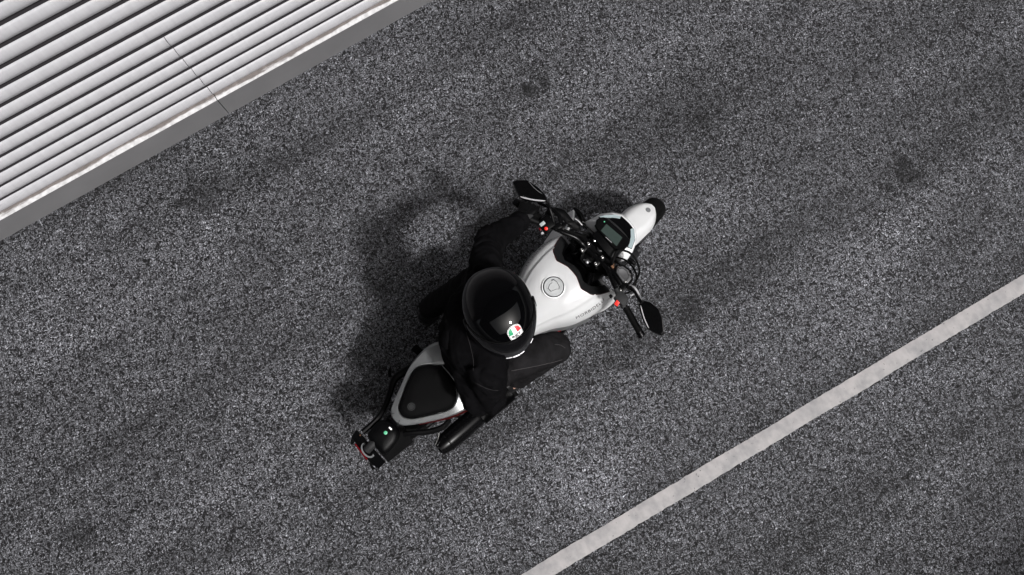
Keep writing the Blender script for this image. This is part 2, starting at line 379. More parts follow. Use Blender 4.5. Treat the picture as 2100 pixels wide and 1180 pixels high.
def dome(bm, outline, centre, levels, under=None):
    """outline in 3D, shrinks towards centre through (factor, dz) levels"""
    c = Vector(centre); rings = []
    O = [Vector(p) for p in outline]
    if under is not None: rings.append([c.lerp(p, under[0])+Vector((0, 0, under[1])) for p in O])
    for f, dz in levels: rings.append([c.lerp(p, f)+Vector((0, 0, dz)) for p in O])
    ring_bridge(bm, rings, True, True)

# ------------------------------------------------------------------ road, line
def ang(v): return math.atan2(v[1], v[0])
bm = bmesh.new()
bmesh.ops.create_grid(bm, x_segments=40, y_segments=40, size=60)
g = finish('road', bm, M['asphalt'], smooth=0); tag(g, kind='structure')

la, lb = Vector((0.1619, -0.7435)), Vector((2.9992, 0.8753))
ld = (lb-la).normalized(); lnrm = Vector((-ld.y, ld.x))
bm = bmesh.new(); rows = []
k = -4.0
while k < 10.0:
    c = la+ld*k+lnrm*0.012
    wob = 0.004*noise.noise(Vector((k*3, 0, 0)))+0.0025*noise.noise(Vector((k*19, 5, 0)))+0.0036*noise.noise(Vector((k*60, 5, 0)))
    wob2 = 0.005*noise.noise(Vector((k*2.6, 9, 0)))+0.0035*noise.noise(Vector((k*17, 15, 0)))+0.0038*noise.noise(Vector((k*70, 25, 0)))
    hw = 0.0465
    rows.append([(c+lnrm*(hw+wob)).to_3d()+Vector((0, 0, 0.004)), (c+lnrm*hw*0.3).to_3d()+Vector((0, 0, 0.0055)),
                 (c-lnrm*hw*0.3).to_3d()+Vector((0, 0, 0.0055)), (c-lnrm*(hw+wob2)).to_3d()+Vector((0, 0, 0.004))])
    k += 0.012
ring_bridge(bm, rows, closed=False, cap=False)
o = finish('road_line', bm, M['line']); tag(o, kind='structure')

# ------------------------------------------------------------------ fluted wall
WA = math.radians(31.37)
wall = bpy.data.objects.new('fluted_wall', None); COL.objects.link(wall)
wall.location = (-3.0446, 1.1553, 0); wall.rotation_euler = (0, 0, WA)
tag(wall, 'off-white horizontally ribbed metal wall on a grey plinth beside the road', 'wall')
# local: x along the wall, y into the wall, z up
S0, S1, SEAM = -6.0, 10.0, 1.5345
PL_H, LEDGE, PER, Z0 = 0.212, 0.031, 0.1215, 0.2025
WALL_TOP = Z0+PER*56
def flute_profile(z0, n):
    out = []
    for i in range(n):
        b = z0+i*PER
        for k in range(15):
            q = k/14
            out.append((b+PER*(0.002+0.69*q), LEDGE+0.024-0.021*max(0, math.sin(math.pi*q**0.9))**0.7))
        out.append((b+PER*0.70, LEDGE+0.030)); out.append((b+PER*0.9985, LEDGE+0.030))
    return out
def extrude_prof(name, prof, x0, x1, m, back=None, sm=50):
    bm = bmesh.new()
    if back is not None: prof = prof+[(prof[-1][0], back), (prof[0][0], back)]
    n = max(2, int((x1-x0)/0.5)); rings = []
    for i in range(n+1):
        x = x0+(x1-x0)*i/n
        rings.append([(x, y, z) for z, y in prof])
    ring_bridge(bm, rings, True, True)
    return finish(name, bm, m, wall, smooth=sm)
G = 0.0017
extrude_prof('ribbed_panel', flute_profile(Z0, 6), S0, SEAM-G, M['flute'], LEDGE+0.10)
extrude_prof('ribbed_panel', flute_profile(Z0, 6), SEAM+G, S1, M['flute'], LEDGE+0.10)
extrude_prof('ribbed_panel', flute_profile(Z0+6*PER, 50), S0, S1, M['flute'], LEDGE+0.10)
for i in range(56):  # near-black strips paint the shade between ribs into each groove
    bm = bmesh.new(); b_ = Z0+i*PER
    box(bm, ((S0+S1)/2, LEDGE+0.0285, b_+PER*0.849), (S1-S0, 0.0035, PER*0.298)); finish('groove_shade_strip', bm, M['groove_shade'], wall, smooth=0)
for x0, x1 in ((S0, SEAM-G*1.4+0.004), (SEAM+G*1.4+0.004, S1)):
    bm = bmesh.new(); box(bm, ((x0+x1)/2, 0.10, (PL_H-0.003)/2-0.01), (x1-x0, 0.20, PL_H-0.003+0.02))
    finish('plinth', bm, M['plinth'], wall, smooth=0)
    bm = bmesh.new(); box(bm, ((x0+x1)/2, LEDGE/2+0.01-0.002, PL_H-0.0015), (x1-x0, LEDGE+0.02, 0.003))
    finish('ledge', bm, M['ledge'], wall, smooth=0)
bm = bmesh.new(); box(bm, ((S0+S1)/2, 0.35, WALL_TOP/2), (S1-S0, 0.28, WALL_TOP))
finish('backing', bm, M['concrete'], wall, smooth=0)
bm = bmesh.new(); box(bm, ((S0+S1)/2, 0.27, WALL_TOP+0.04), (S1-S0+0.1, 0.60, 0.08), bev=0.01)
finish('coping', bm, M['plinth'], wall, smooth=0)
# added slab out of view; its rectangular opening shapes daylight and the helmet reflection
RZ = WALL_TOP+0.08
def LW(x, y): 
    c, s_ = math.cos(WA), math.sin(WA); return (-3.0446+c*x-s_*y, 1.1553+s_*x+c*y)
bm = bmesh.new()
X0, X1, Y0, Y1 = OPEN = (-2.6, 11.0, -8.8, -2.7)
for a, b_, c, d in ((-30, X0, -34, 0.6), (X1, 34, -34, 0.6), (X0, X1, -34, Y0), (X0, X1, Y1, 0.6)):
    box(bm, ((a+b_)/2, (c+d)/2, RZ+0.2), (b_-a, d-c, 0.4))
roof_mask = finish('added_roof_mask', bm, M['concrete'], smooth=0); roof_mask.location = (-3.0446, 1.1553, 0); roof_mask.rotation_euler = (0, 0, WA)
tag(roof_mask, kind='structure')
# rust-brown dirt line in the joint between the lower panels
bm = bmesh.new(); box(bm, (SEAM, LEDGE+0.075, Z0+PER*3), (0.012, 0.04, PER*5.9))
finish('joint_seal', bm, mat('joint_dirt', (0.05, 0.032, 0.026), 0.9), wall, smooth=0)

# ------------------------------------------------------------------ motorcycle
OX, OY, HEAD = 0.1957, 0.7021, R(39.143)
bike = bpy.data.objects.new('motorcycle', None); COL.objects.link(bike)
bike.location = (OX, OY, 0); bike.rotation_euler = (0, 0, HEAD)
tag(bike, 'white naked motorcycle with silver tail and black seat under the black-clad rider', 'motorcycle')
STEER = R(5.0); PIV = Vector((0.22, 0, 0))
def ST(p):
    p = Vector(p)
    if p.z > 0.985 and p.y < -0.18 and p.x < 0.235: p.x -= 0.025*(-p.y-0.18)/0.225*min(1, (p.z-0.985)/0.02)
    d = Vector(p)-PIV; c, s = math.cos(STEER), math.sin(STEER)
    return Vector((PIV.x+d.x*c-d.y*s, d.x*s+d.y*c, d.z))
def P(name, bm, m, parent=None, smooth=35, T=None): return finish(name, bm, M[m], parent if parent is not None else bike, smooth, T)

def wheel(ax, width, T, nm):
    c = Vector((ax, 0, 0.30)); Rr = 0.30; hw = width/2
    bm = bmesh.new()
    prof = [(-hw*0.75, 0.215), (-hw*0.95, 0.235), (-hw, 0.262), (-hw*0.82, 0.283), (-hw*0.5, 0.2955), (-hw*0.18, 0.30), (hw*0.18, 0.30), (hw*0.5, 0.2955), (hw*0.82, 0.283), (hw, 0.262), (hw*0.95, 0.235), (hw*0.75, 0.215)]
    lathe(bm, prof, c, (0, 1, 0), 72, cap=False)
    rim = bmesh.new()
    lathe(rim, [(-hw*0.8, 0.222), (-hw*0.8, 0.20), (-hw*0.5, 0.19), (hw*0.5, 0.19), (hw*0.8, 0.20), (hw*0.8, 0.222), (0, 0.205), (-hw*0.8, 0.222)], c, (0, 1, 0), 48, cap=False)
    lathe(rim, [(-0.045, 0.02), (-0.045, 0.035), (0.045, 0.035), (0.045, 0.02)], c, (0, 1, 0), 24)
    for i in range(5):
        a = 2*math.pi*i/5+0.3
        for da in (-0.12, 0.12):
            tube(rim, [c+Vector((math.cos(a)*0.03, 0, math.sin(a)*0.03)), c+Vector((math.cos(a+da)*0.195, 0, math.sin(a+da)*0.195))], [0.014, 0.010], 8, 0)
    wo = P(nm, rim, 'metal_black', T=T)
    P('tyre', bm, 'rubber', wo, T=T)
    # tread grooves as thin dark sipes standing 1 mm into the rubber
    d = bmesh.new(); yy = -0.075 if nm == 'front_wheel' else -0.08
    lathe(d, [(yy-0.002, 0.085), (yy-0.002, 0.14 if nm == 'front_wheel' else 0.11), (yy+0.002, 0.14 if nm == 'front_wheel' else 0.11), (yy+0.002, 0.085), (yy-0.002, 0.085)], c, (0, 1, 0), 40, cap=False)
    P('brake_disc', d, 'steel_dark', wo, T=T)
    return wo
FX, RX = 0.575, -0.80
wheel(FX, 0.115, ST, 'front_wheel')
rw = wheel(RX, 0.155, None, 'rear_wheel')
bm = bmesh.new(); lathe(bm, [(0.085, 0.03), (0.085, 0.105), (0.09, 0.105), (0.09, 0.03)], (RX, 0, 0.30), (0, 1, 0), 40); P('sprocket', bm, 'steel_dark', rw)

# fork
for s in (1, -1):
    bm = bmesh.new()
    tube(bm, [(0.235, s*0.098, 0.985), (0.42, s*0.098, 0.62)], 0.024, 14, 0)
    f = P('fork_leg', bm, 'metal_black', T=ST)
    bm = bmesh.new(); tube(bm, [(0.405, s*0.098, 0.64), (FX-0.01, s*0.098, 0.30)], [0.031, 0.028], 14, 0); box(bm, (FX-0.005, s*0.095, 0.30), (0.07, 0.03, 0.07), bev=0.01)
    P('fork_slider', bm, 'engine', f, T=ST)
    bm = bmesh.new(); lathe(bm, [(0, 0.021), (0.008, 0.021), (0.012, 0.016), (0.014, 0.0)], (0.235, s*0.098, 0.985), (-0.42, 0, 0.9), 20)
    P('fork_cap', bm, 'metal_black', f, T=ST)
# triple clamp
bm = bmesh.new()
oc = [(0.285, 0.0), (0.278, 0.05), (0.272, 0.115), (0.25, 0.128), (0.215, 0.122), (0.205, 0.07), (0.195, 0.035), (0.178, 0.022), (0.178, -0.022), (0.195, -0.035), (0.205, -0.07), (0.215, -0.122), (0.25, -0.128), (0.272, -0.115), (0.278, -0.05)]
plate(bm, oc, 0.962, 0.984, 0.004)
lathe(bm, [(0, 0.026), (0.012, 0.024), (0.014, 0.010)], (0.222, 0, 0.98), (-0.2, 0, 1), 24)
tc_ = P('triple_clamp', bm, 'metal_black', T=ST)
bm = bmesh.new(); lathe(bm, [(0, 0.018), (0.014, 0.018), (0.016, 0.014), (0.012, 0.010)], (0.287, -0.005, 0.984), (0, 0, 1), 24)
P('ignition_lock', bm, 'steel_dark', tc_, T=ST)
bm = bmesh.new(); tube(bm, [(0.19, 0.012, 0.99), (0.205, -0.022, 0.993)], 0.0035, 8, 0); lathe(bm, [(0, 0.0), (0.004, 0.012), (0.008, 0.011), (0.011, 0)], (0.196, -0.006, 0.988), (0, 0, 1), 16)
P('stem_nut', bm, 'steel_dark', tc_, T=ST)
# riser clamps and their bolts
for (cx, cy) in ((0.228, 0.045), (0.228, -0.045)):
    bm = bmesh.new(); box(bm, (cx, cy, 1.012), (0.066, 0.028, 0.052), bev=0.006)
    rc = P('riser_clamp', bm, 'metal_black', T=ST)
    for dx in (-0.022, 0.022):
        bm = bmesh.new(); lathe(bm, [(0, 0.0066), (0.005, 0.0066), (0.006, 0.0045), (0.003, 0.0035), (0.003, 0)], (cx+dx, cy, 1.037), (0, 0, 1), 14)
        P('bolt', bm, 'steel', rc, T=ST)
for (cx, cy) in ((0.286, 0.040), (0.296, -0.03)):
    bm = bmesh.new(); lathe(bm, [(0, 0.0066), (0.006, 0.0066), (0.007, 0.004), (0.004, 0.003), (0.004, 0)], (cx, cy, 1.012), (0, 0, 1), 14)
    P('bolt', bm, 'steel', tc_, T=ST)
bm = bmesh.new(); box(bm, (0.30, 0.0, 0.995), (0.045, 0.12, 0.03), bev=0.008)
P('bracket', bm, 'plastic', tc_, T=ST)
# handlebar
bm = bmesh.new()
bar = [(0.152, 0.405, 1.028), (0.166, 0.30, 1.048), (0.176, 0.235, 1.058), (0.196, 0.165, 1.062), (0.224, 0.105, 1.050), (0.230, 0.06, 1.030), (0.230, 0.0, 1.026)]
tube(bm, bar+[(x, -y, z) for x, y, z in reversed(bar[:-1])], 0.0115, 14, 6)
hb = P('handlebar', bm, 'metal_black', T=ST)
for s in (1, -1):
    a, b_ = Vector((0.1685, s*0.288, 1.050)), Vector((0.1515, s*0.408, 1.0275)); ax = (b_-a); ln_ = ax.length; ax.normalize()
    bm = bmesh.new(); pr = [(0, 0.018)]
    for i in range(22):
        h = 0.006+i*(ln_-0.01)/22; pr += [(h, 0.0172), (h+0.0012, 0.0158), (h+0.0028, 0.0158), (h+0.004, 0.0172)]
    pr += [(ln_, 0.0175)]
    lathe(bm, pr, a, ax, 18)
    P('grip', bm, 'rubber', hb, T=ST)
    bm = bmesh.new(); lathe(bm, [(0, 0.0188), (0.004, 0.0188), (0.005, 0.0165), (0.009, 0.0165), (0.010, 0.0190), (0.024, 0.0185), (0.028, 0.014), (0.028, 0)], a+ax*ln_, ax, 20)
    P('bar_end', bm, 'metal_black', hb, T=ST)
# right switch housing
bm = bmesh.new(); box(bm, (0.178, -0.243, 1.053), (0.050, 0.060, 0.046), (0, 0, R(8)), 0.010); box(bm, (0.172, -0.272, 1.047), (0.04, 0.02, 0.04), (0, 0, R(8)), 0.008)
lathe(bm, [(0, 0.0145), (0.03, 0.0145)], (0.187, -0.195, 1.060), (-0.25, -1, -0.05), 16)
sr = P('switch_housing', bm, 'plastic_grey', T=ST)
bm = bmesh.new(); box(bm, (0.150, -0.2445, 1.058), (0.024, 0.019, 0.026), (0, R(-20), R(14)), 0.003); P('kill_switch', bm, 'red_button', sr, T=ST)
bm = bmesh.new(); lathe(bm, [(0, 0.009), (0.010, 0.009), (0.012, 0.006)], (0.152, -0.203, 1.050), (-1, 0, 0.2), 16); P('throttle_screw', bm, 'metal_black', sr, T=ST)
bm = bmesh.new(); lathe(bm, [(0, 0.005), (0.003, 0.005), (0.004, 0.003), (0.002, 0.002)], (0.196, -0.214, 1.075), (0, 0, 1), 12); P('screw', bm, 'steel', sr, T=ST)
# left switch housing
bm = bmesh.new(); box(bm, (0.178, 0.245, 1.055), (0.050, 0.066, 0.046), (0, 0, R(-8)), 0.009); box(bm, (0.155, 0.235, 1.052), (0.036, 0.056, 0.036), (0, R(-15), R(-8)), 0.007)
sw = P('switch_housing', bm, 'plastic', T=ST)
bm = bmesh.new(); box(bm, (0.155, 0.256, 1.074), (0.027, 0.017, 0.012), (0, R(-15), R(-10)), 0.004); P('light_switch', bm, 'grey_button', sw, T=ST)
bm = bmesh.new(); lathe(bm, [(0, 0.0085), (0.008, 0.008), (0.010, 0.005)], (0.152, 0.228, 1.072), (-0.3, 0, 1), 16); P('indicator_switch', bm, 'red_button', sw, T=ST)
bm = bmesh.new(); box(bm, (0.134, 0.248, 1.054), (0.012, 0.014, 0.010), None, 0.003); P('horn_button', bm, 'lens_red', sw, T=ST)
bm = bmesh.new(); lathe(bm, [(0, 0.007), (0.010, 0.006), (0.012, 0.003)], (0.131, 0.228, 1.052), (-0.6, 0, 0.6), 14); P('passing_button', bm, 'stripe', sw, T=ST)
# clutch side: perch, lever, cover
bm = bmesh.new(); box(bm, (0.198, 0.200, 1.058), (0.040, 0.030, 0.03), (0, 0, R(-15)), 0.006); box(bm, (0.221, 0.185, 1.052), (0.036, 0.022, 0.02), (0, 0, R(20)), 0.005)
P('clutch_perch', bm, 'metal_black', T=ST)
def flat_blade(bm, pts, wd, th):
    C = catmull(pts, 6); n = len(C)
    rings = []
    for i, p in enumerate(C):
        t = (C[min(i+1, n-1)]-C[max(i-1, 0)]).normalized(); sd_ = t.cross(Vector((0, 0, 1))).normalized()
        ww = wd(i/(n-1)) if callable(wd) else wd
        rings.append([p+sd_*ww+Vector((0, 0, th*.3)), p+sd_*ww*.6+Vector((0, 0, th)), p-sd_*ww*.6+Vector((0, 0, th)), p-sd_*ww+Vector((0, 0, th*.3)), p-sd_*ww*.8+Vector((0, 0, -th)), p+sd_*ww*.8+Vector((0, 0, -th))])
    ring_bridge(bm, rings)
bm = bmesh.new(); flat_blade(bm, [(0.222, 0.200, 1.055), (0.242, 0.235, 1.056), (0.240, 0.29, 1.050), (0.222, 0.34, 1.042), (0.216, 0.40, 1.034)], lambda t: 0.011-0.005*t, 0.005)
P('clutch_lever', bm, 'metal_black', T=ST)
bm = bmesh.new(); flat_blade(bm, [(0.196, 0.268, 1.045), (0.233, 0.277, 1.04), (0.262, 0.235, 1.035), (0.262, 0.185, 1.03), (0.270, 0.13, 1.02)], lambda t: 0.013+0.007*math.sin(math.pi*t), 0.007)
P('lever_guard', bm, 'plastic', T=ST)
# brake side: master cylinder, reservoir, lever
bm = bmesh.new()
tube(bm, [(0.236, -0.115, 1.050), (0.225, -0.165, 1.052), (0.214, -0.212, 1.050)], [0.012, 0.015, 0.014], 12, 4); box(bm, (0.212, -0.215, 1.050), (0.045, 0.030, 0.034), (0, 0, R(10)), 0.006)
plate(bm, [(0.236, -0.135), (0.262, -0.118), (0.290, -0.140), (0.296, -0.185), (0.270, -0.222), (0.236, -0.226), (0.222, -0.200), (0.228, -0.16)], 1.030, 1.062, 0.004)
mc = P('brake_master_cylinder', bm, 'metal_black', T=ST)
bm = bmesh.new(); oc = [(0.2375, -0.140), (0.262, -0.126), (0.281, -0.143), (0.286, -0.176), (0.268, -0.212), (0.241, -0.214), (0.229, -0.195), (0.232, -0.165)]
dome(bm, [(x, y, 1.062) for x, y in oc], (0.258, -0.17, 1.062), [(1.0, 0), (1.0, 0.006), (0.9, 0.009), (0.72, 0.009), (0.66, 0.005), (0.2, 0.004)])
P('reservoir_cap', bm, 'steel_dark', mc, T=ST)
for cx, cy in ((0.262, -0.134), (0.274, -0.194), (0.240, -0.203)):
    bm = bmesh.new(); lathe(bm, [(0, 0.0055), (0.0035, 0.0055), (0.005, 0.0035), (0.005, 0)], (cx, cy, 1.069), (0, 0, 1), 14); P('screw', bm, 'steel', mc, T=ST)
bm = bmesh.new(); flat_blade(bm, [(0.232, -0.215, 1.045), (0.252, -0.245, 1.044), (0.246, -0.285, 1.040), (0.226, -0.33, 1.036), (0.216, -0.392, 1.030)], lambda t: 0.0075-0.002*t, 0.0045)
P('brake_lever', bm, 'steel_dark', T=ST)
bm = bmesh.new(); lathe(bm, [(0, 0.008), (0.012, 0.008), (0.014, 0.006)], (0.246, -0.112, 1.053), (0, 0, 1), 12); lathe(bm, [(0, 0.0055), (0.028, 0.0055)], (0.262, -0.103, 1.047), (-0.6, -0.6, 0.4), 12)
P('banjo_fitting', bm, 'brass', T=ST)
# cables and hoses
def cable(pts, r=0.0045, m='rubber', nm='cable'):
    bm = bmesh.new(); tube(bm, pts, r, 8, 8); return P(nm, bm, m, T=ST)
cable([(0.245, -0.11, 1.05), (0.31, -0.075, 1.055), (0.350, -0.110, 1.05), (0.352, -0.165, 1.04), (0.322, -0.215, 1.04), (0.27, -0.235, 1.045), (0.23, -0.235, 1.03)], 0.0055, nm='brake_hose')
cable([(0.20, -0.235, 1.045), (0.25, -0.25, 1.03), (0.315, -0.21, 1.0), (0.335, -0.13, 0.97), (0.31, -0.06, 0.92)], 0.0045)
cable([(0.205, -0.22, 1.03), (0.26, -0.21, 0.99), (0.30, -0.14, 0.97), (0.30, -0.05, 0.90)], 0.004)
cable([(0.235, 0.17, 1.055), (0.262, 0.13, 1.03), (0.29, 0.075, 0.99), (0.285, 0.03, 0.90)], 0.0045)
cable([(0.19, 0.215, 1.04), (0.225, 0.17, 1.01), (0.265, 0.10, 0.985), (0.32, 0.06, 0.94)], 0.004)
cable([(0.255, 0.185, 1.04), (0.30, 0.13, 1.02), (0.315, 0.06, 0.99), (0.30, 0.0, 0.95)], 0.004)
bm = bmesh.new(); tube(bm, [(0.292, 0.175, 1.030), (0.296, 0.155, 1.028), (0.296, 0.130, 1.022)], 0.0055, 8, 4); P('cable_sleeve', bm, 'steel', T=ST)
bm = bmesh.new(); tube(bm, [(0.224, -0.255, 1.02), (0.247, -0.275, 1.01), (0.273, -0.262, 1.0), (0.283, -0.240, 0.99)], 0.0035, 8, 6); P('cable_sleeve', bm, 'steel_dark', T=ST)

def angular(pts, cut=0.12):
    out_ = []; n = len(pts)
    for i in range(n):
        a, b_, c = pts[i-1], pts[i], pts[(i+1) % n]
        out_.append(b_.lerp(a, cut)); out_.append(b_.lerp((a.lerp(c, 0.5)), cut*0.25)); out_.append(b_.lerp(c, cut))
    return out_
# mirrors (traced in plan, tilted shells with a bright rear rim)
def mirror(outline, stem, tiltv, ridge):
    zf = lambda x, y: 1.125+tiltv[0]*(x-outline[0][0])+tiltv[1]*(y-outline[0][1])
    O3 = [Vector((x, y, zf(x, y))) for x, y in outline]
    C3 = sum(O3, Vector())/len(O3)
    Oc = angular(O3)
    bm = bmesh.new()
    dome(bm, Oc, C3, [(0.93, -0.022), (1.0, -0.004), (1.0, 0.003), (0.955, 0.0075), (0.90, 0.0085)])
    mo = P('mirror', bm, 'gloss')
    bm = bmesh.new(); dome(bm, Oc, C3, [(0.90, 0.0087), (0.87, 0.0077), (0.4, 0.0074)])
    P('mirror_glass', bm, 'gloss', mo)
    for a_, b_, m_, r_ in ridge:
        bm = bmesh.new()
        pts = []
        for k in range(7):
            x = a_[0]+(b_[0]-a_[0])*k/6; y = a_[1]+(b_[1]-a_[1])*k/6; dx, dy = b_[1]-a_[1], a_[0]-b_[0]
            l_ = math.hypot(dx, dy); bow = 0.004*math.sin(math.pi*k/6); x += dx/l_*bow; y += dy/l_*bow
            pts.append((x, y, zf(x, y)+0.0085))
        tube(bm, pts, [r_*0.4, r_, r_, r_, r_, r_, r_*0.4], 8, 3); P('rim_trim', bm, m_, mo)
    bm = bmesh.new(); tube(bm, stem, [0.0075, 0.006, 0.0065, 0.010], 10, 5); lathe(bm, [(0, 0.012), (0.02, 0.011)], Vector(stem[0])-Vector((0, 0, 0.015)), (0, 0, 1), 14)
    P('mirror_stem', bm, 'metal_black', mo)
mirror([(0.141, 0.483), (0.157, 0.477), (0.196, 0.442), (0.213, 0.381), (0.216, 0.334), (0.205, 0.303), (0.188, 0.316), (0.162, 0.343), (0.137, 0.376), (0.123, 0.406), (0.128, 0.437)],
       [(0.180, 0.222, 1.06), (0.192, 0.250, 1.078), (0.203, 0.285, 1.095), (0.204, 0.306, 1.112)], (0.35, 0.05),
       [((0.126, 0.404), (0.198, 0.312), 'stripe', 0.0035), ((0.196, 0.430), (0.207, 0.345), 'emblem', 0.0012)])
mirror([(0.219, -0.318), (0.247, -0.321), (0.263, -0.345), (0.270, -0.39), (0.258, -0.435), (0.222, -0.489), (0.206, -0.492), (0.190, -0.462), (0.180, -0.430), (0.194, -0.375)],
       [(0.250, -0.236, 1.075), (0.252, -0.262, 1.085), (0.244, -0.292, 1.10), (0.236, -0.330, 1.118)], (0.35, -0.05),
       [((0.222, -0.330), (0.185, -0.430), 'stripe', 0.0026)])
bm = bmesh.new(); plate(bm, [(0.192, -0.425), (0.217, -0.422), (0.196, -0.447)], 1.1325, 1.134); 

# front fender
def fender():
    bm = bmesh.new(); c = Vector((FX, 0, 0.30)); rows = []
    n = 26
    for i in range(n+1):
        t = i/n; a = R(58+t*88)             # from front tip to rear
        rad = 0.325+0.02*math.sin(math.pi*min(1, t*1.2))
        hw = 0.086*min(1, (math.sin(min(1, (t+0.008)*4.2)*math.pi/2))**0.45)
        if t > 0.62: hw *= 1-0.35*(t-0.62)/0.38
        row = []
        for k in range(17):
            u = -1+2*k/16; au = abs(u)
            y = u*hw
            drop = 0.006*au**2 + (0.030*max(0, au-0.55)/0.45) + 0.02*max(0, au-0.8)/0.2
            drop *= min(1, t*5+0.25)
            rr = rad-drop
            row.append(c+Vector((math.cos(a)*rr, y, math.sin(a)*rr)))
        rows.append(row)
    vr = ring_bridge(bm, rows, closed=False, cap=False)
    g2 = bmesh.ops.solidify(bm, geom=bm.faces[:], thickness=0.003)
    f = P('front_fender', bm, 'white', T=ST, smooth=50)
    bm = bmesh.new()
    a = R(68); p = c+Vector((math.cos(a)*0.3365, 0, math.sin(a)*0.3365)); nn = Vector((math.cos(a), 0, math.sin(a)))
    lathe(bm, [(-0.003, 0.0135), (0.001, 0.0135), (0.0018, 0.011), (0.0012, 0.010), (0.0012, 0.007), (0.002, 0.006), (0.002, 0)], p, nn, 28)
    P('emblem', bm, 'emblem', f, T=ST)
    for s in (1, -1):
        bm = bmesh.new(); flat = [(0.50, s*0.083, 0.60), (0.42, s*0.092, 0.58), (0.40, s*0.095, 0.50), (0.50, s*0.094, 0.50), (0.56, s*0.09, 0.56)]
        ring_bridge(bm, [flat, [(x, y+s*0.006, z) for x, y, z in flat]])
        P('fender_bracket', bm, 'plastic', f, T=ST)
fender()

# headlight cowl (unsteered coordinates)
def US(p):   # undo steering for traced points
    d = Vector((p[0], p[1], 0))-PIV; c, s = math.cos(-STEER), math.sin(-STEER)
    return (PIV.x+d.x*c-d.y*s, d.x*s+d.y*c)
cow = [(0.335, 0.158), (0.368, 0.150), (0.418, 0.141), (0.468, 0.113), (0.502, 0.077), (0.512, 0.03), (0.508, -0.019), (0.482, -0.060), (0.450, -0.084), (0.418, -0.101), (0.374, -0.114), (0.345, -0.10), (0.335, -0.02), (0.33, 0.08)]
bm = bmesh.new()
O3 = [Vector((x, y, 0.905-0.35*max(0, x-0.44))) for x, y in cow]
Oc = angular(O3)
dome(bm, Oc, (0.40, 0.02, 0.93), [(0.55, -0.22), (0.80, -0.16), (0.97, -0.05), (1.0, -0.012), (0.985, 0.004), (0.93, 0.022), (0.80, 0.050), (0.6, 0.062), (0.2, 0.055)])
hc = P('headlight_cowl', bm, 'white', smooth=28)
bm = bmesh.new()
lens = [(0.512, 0.062, 0.845), (0.522, 0.025, 0.84), (0.512, -0.018, 0.845), (0.49, -0.035, 0.79), (0.487, 0.0, 0.765), (0.488, 0.05, 0.765), (0.495, 0.08, 0.79)]
ring_bridge(bm, [lens, [(x-0.05, y, z) for x, y, z in lens]])
P('headlight', bm, 'screen', hc)
for s, y in ((1, 0.19), (-1, -0.145)):
    bm = bmesh.new(); 
    if s > 0: tube(bm, [(0.335, 0.135, 0.85), (0.334, 0.165, 0.86), (0.345, 0.205, 0.865), (0.346, 0.243, 0.865), (0.342, 0.256, 0.862)], [0.009, 0.010, 0.014, 0.009, 0.002], 10, 4)
    else: tube(bm, [(0.40, -0.09, 0.80), (0.405, -0.115, 0.80), (0.408, -0.135, 0.80), (0.41, -0.15, 0.80)], [0.009, 0.011, 0.012, 0.006], 10, 4)
    ts = P('turn_signal', bm, 'plastic')
    if s > 0: 
        bm = bmesh.new(); box(bm, (0.334, 0.163, 0.876), (0.004, 0.018, 0.004), (0, 0, R(28)), 0.001); P('badge', bm, 'stripe', ts)
# windscreen: smoked centre with clear edge panes
bm = bmesh.new()
ws = [(0.372, 0.122), (0.408, 0.108), (0.448, 0.082), (0.468, 0.056), (0.474, 0.012), (0.472, -0.030), (0.440, -0.072), (0.396, -0.096), (0.386, -0.078), (0.376, 0.02)]
plate(bm, ws, lambda x, y: 0.985-0.25*(x-0.42), lambda x, y: 0.989-0.25*(x-0.42), 0.001)
wso = P('windscreen', bm, 'gloss')
for pts in ([(0.376, 0.121), (0.408, 0.1075), (0.447, 0.082), (0.464, 0.060), (0.452, 0.053), (0.432, 0.074), (0.404, 0.093), (0.384, 0.104)],
            [(0.471, -0.020), (0.4705, -0.031), (0.439, -0.0705), (0.397, -0.0935), (0.388, -0.078), (0.410, -0.066), (0.436, -0.045), (0.458, -0.018)]):
    bm = bmesh.new(); plate(bm, pts, lambda x, y: 0.9895-0.25*(x-0.42), lambda x, y: 0.9915-0.25*(x-0.42)); P('clear_edge', bm, 'glass', wso)
bm = bmesh.new(); tube(bm, [(0.398, 0.092, 1.003), (0.409, 0.03, 1.006), (0.412, -0.03, 1.003), (0.405, -0.066, 0.998)], 0.0055, 8, 5); P('visor_edge', bm, 'plastic_grey', wso)
# dashboard
ds = [(0.332, 0.098), (0.346, 0.110), (0.363, 0.108), (0.380, 0.094), (0.388, 0.06), (0.400, -0.055), (0.395, -0.070), (0.380, -0.078), (0.345, -0.080), (0.328, -0.062), (0.320, -0.03), (0.322, 0.085)]
zd = lambda x, y: 1.052+0.35*(x-0.36)
bm = bmesh.new(); D3 = catmull([(x, y, zd(x, y)) for x, y in ds], 3, True)
dome(bm, D3, (0.36, 0.015, zd(0.36, 0)), [(0.72, -0.045), (0.97, -0.024), (1.0, -0.006), (0.985, 0.001), (0.955, 0.003), (0.2, 0.003)])
db = P('dashboard', bm, 'plastic', smooth=30)
bm = bmesh.new(); ring_bridge(bm, [[(x, y, zd(x, y)+0.0032) for x, y in ((0.3665, 0.064), (0.3805, -0.033), (0.3365, -0.046), (0.329, 0.058))], [(x, y, zd(x, y)+0.0046) for x, y in ((0.3665, 0.064), (0.3805, -0.033), (0.3365, -0.046), (0.329, 0.058))]])
P('display', bm, 'screen', db, smooth=0)
bm = bmesh.new(); tube(bm, [(0.3265, 0.020, 1.0455), (0.3305, -0.018, 1.0465)], 0.0012, 6, 0); P('trim_line', bm, 'stripe', db)
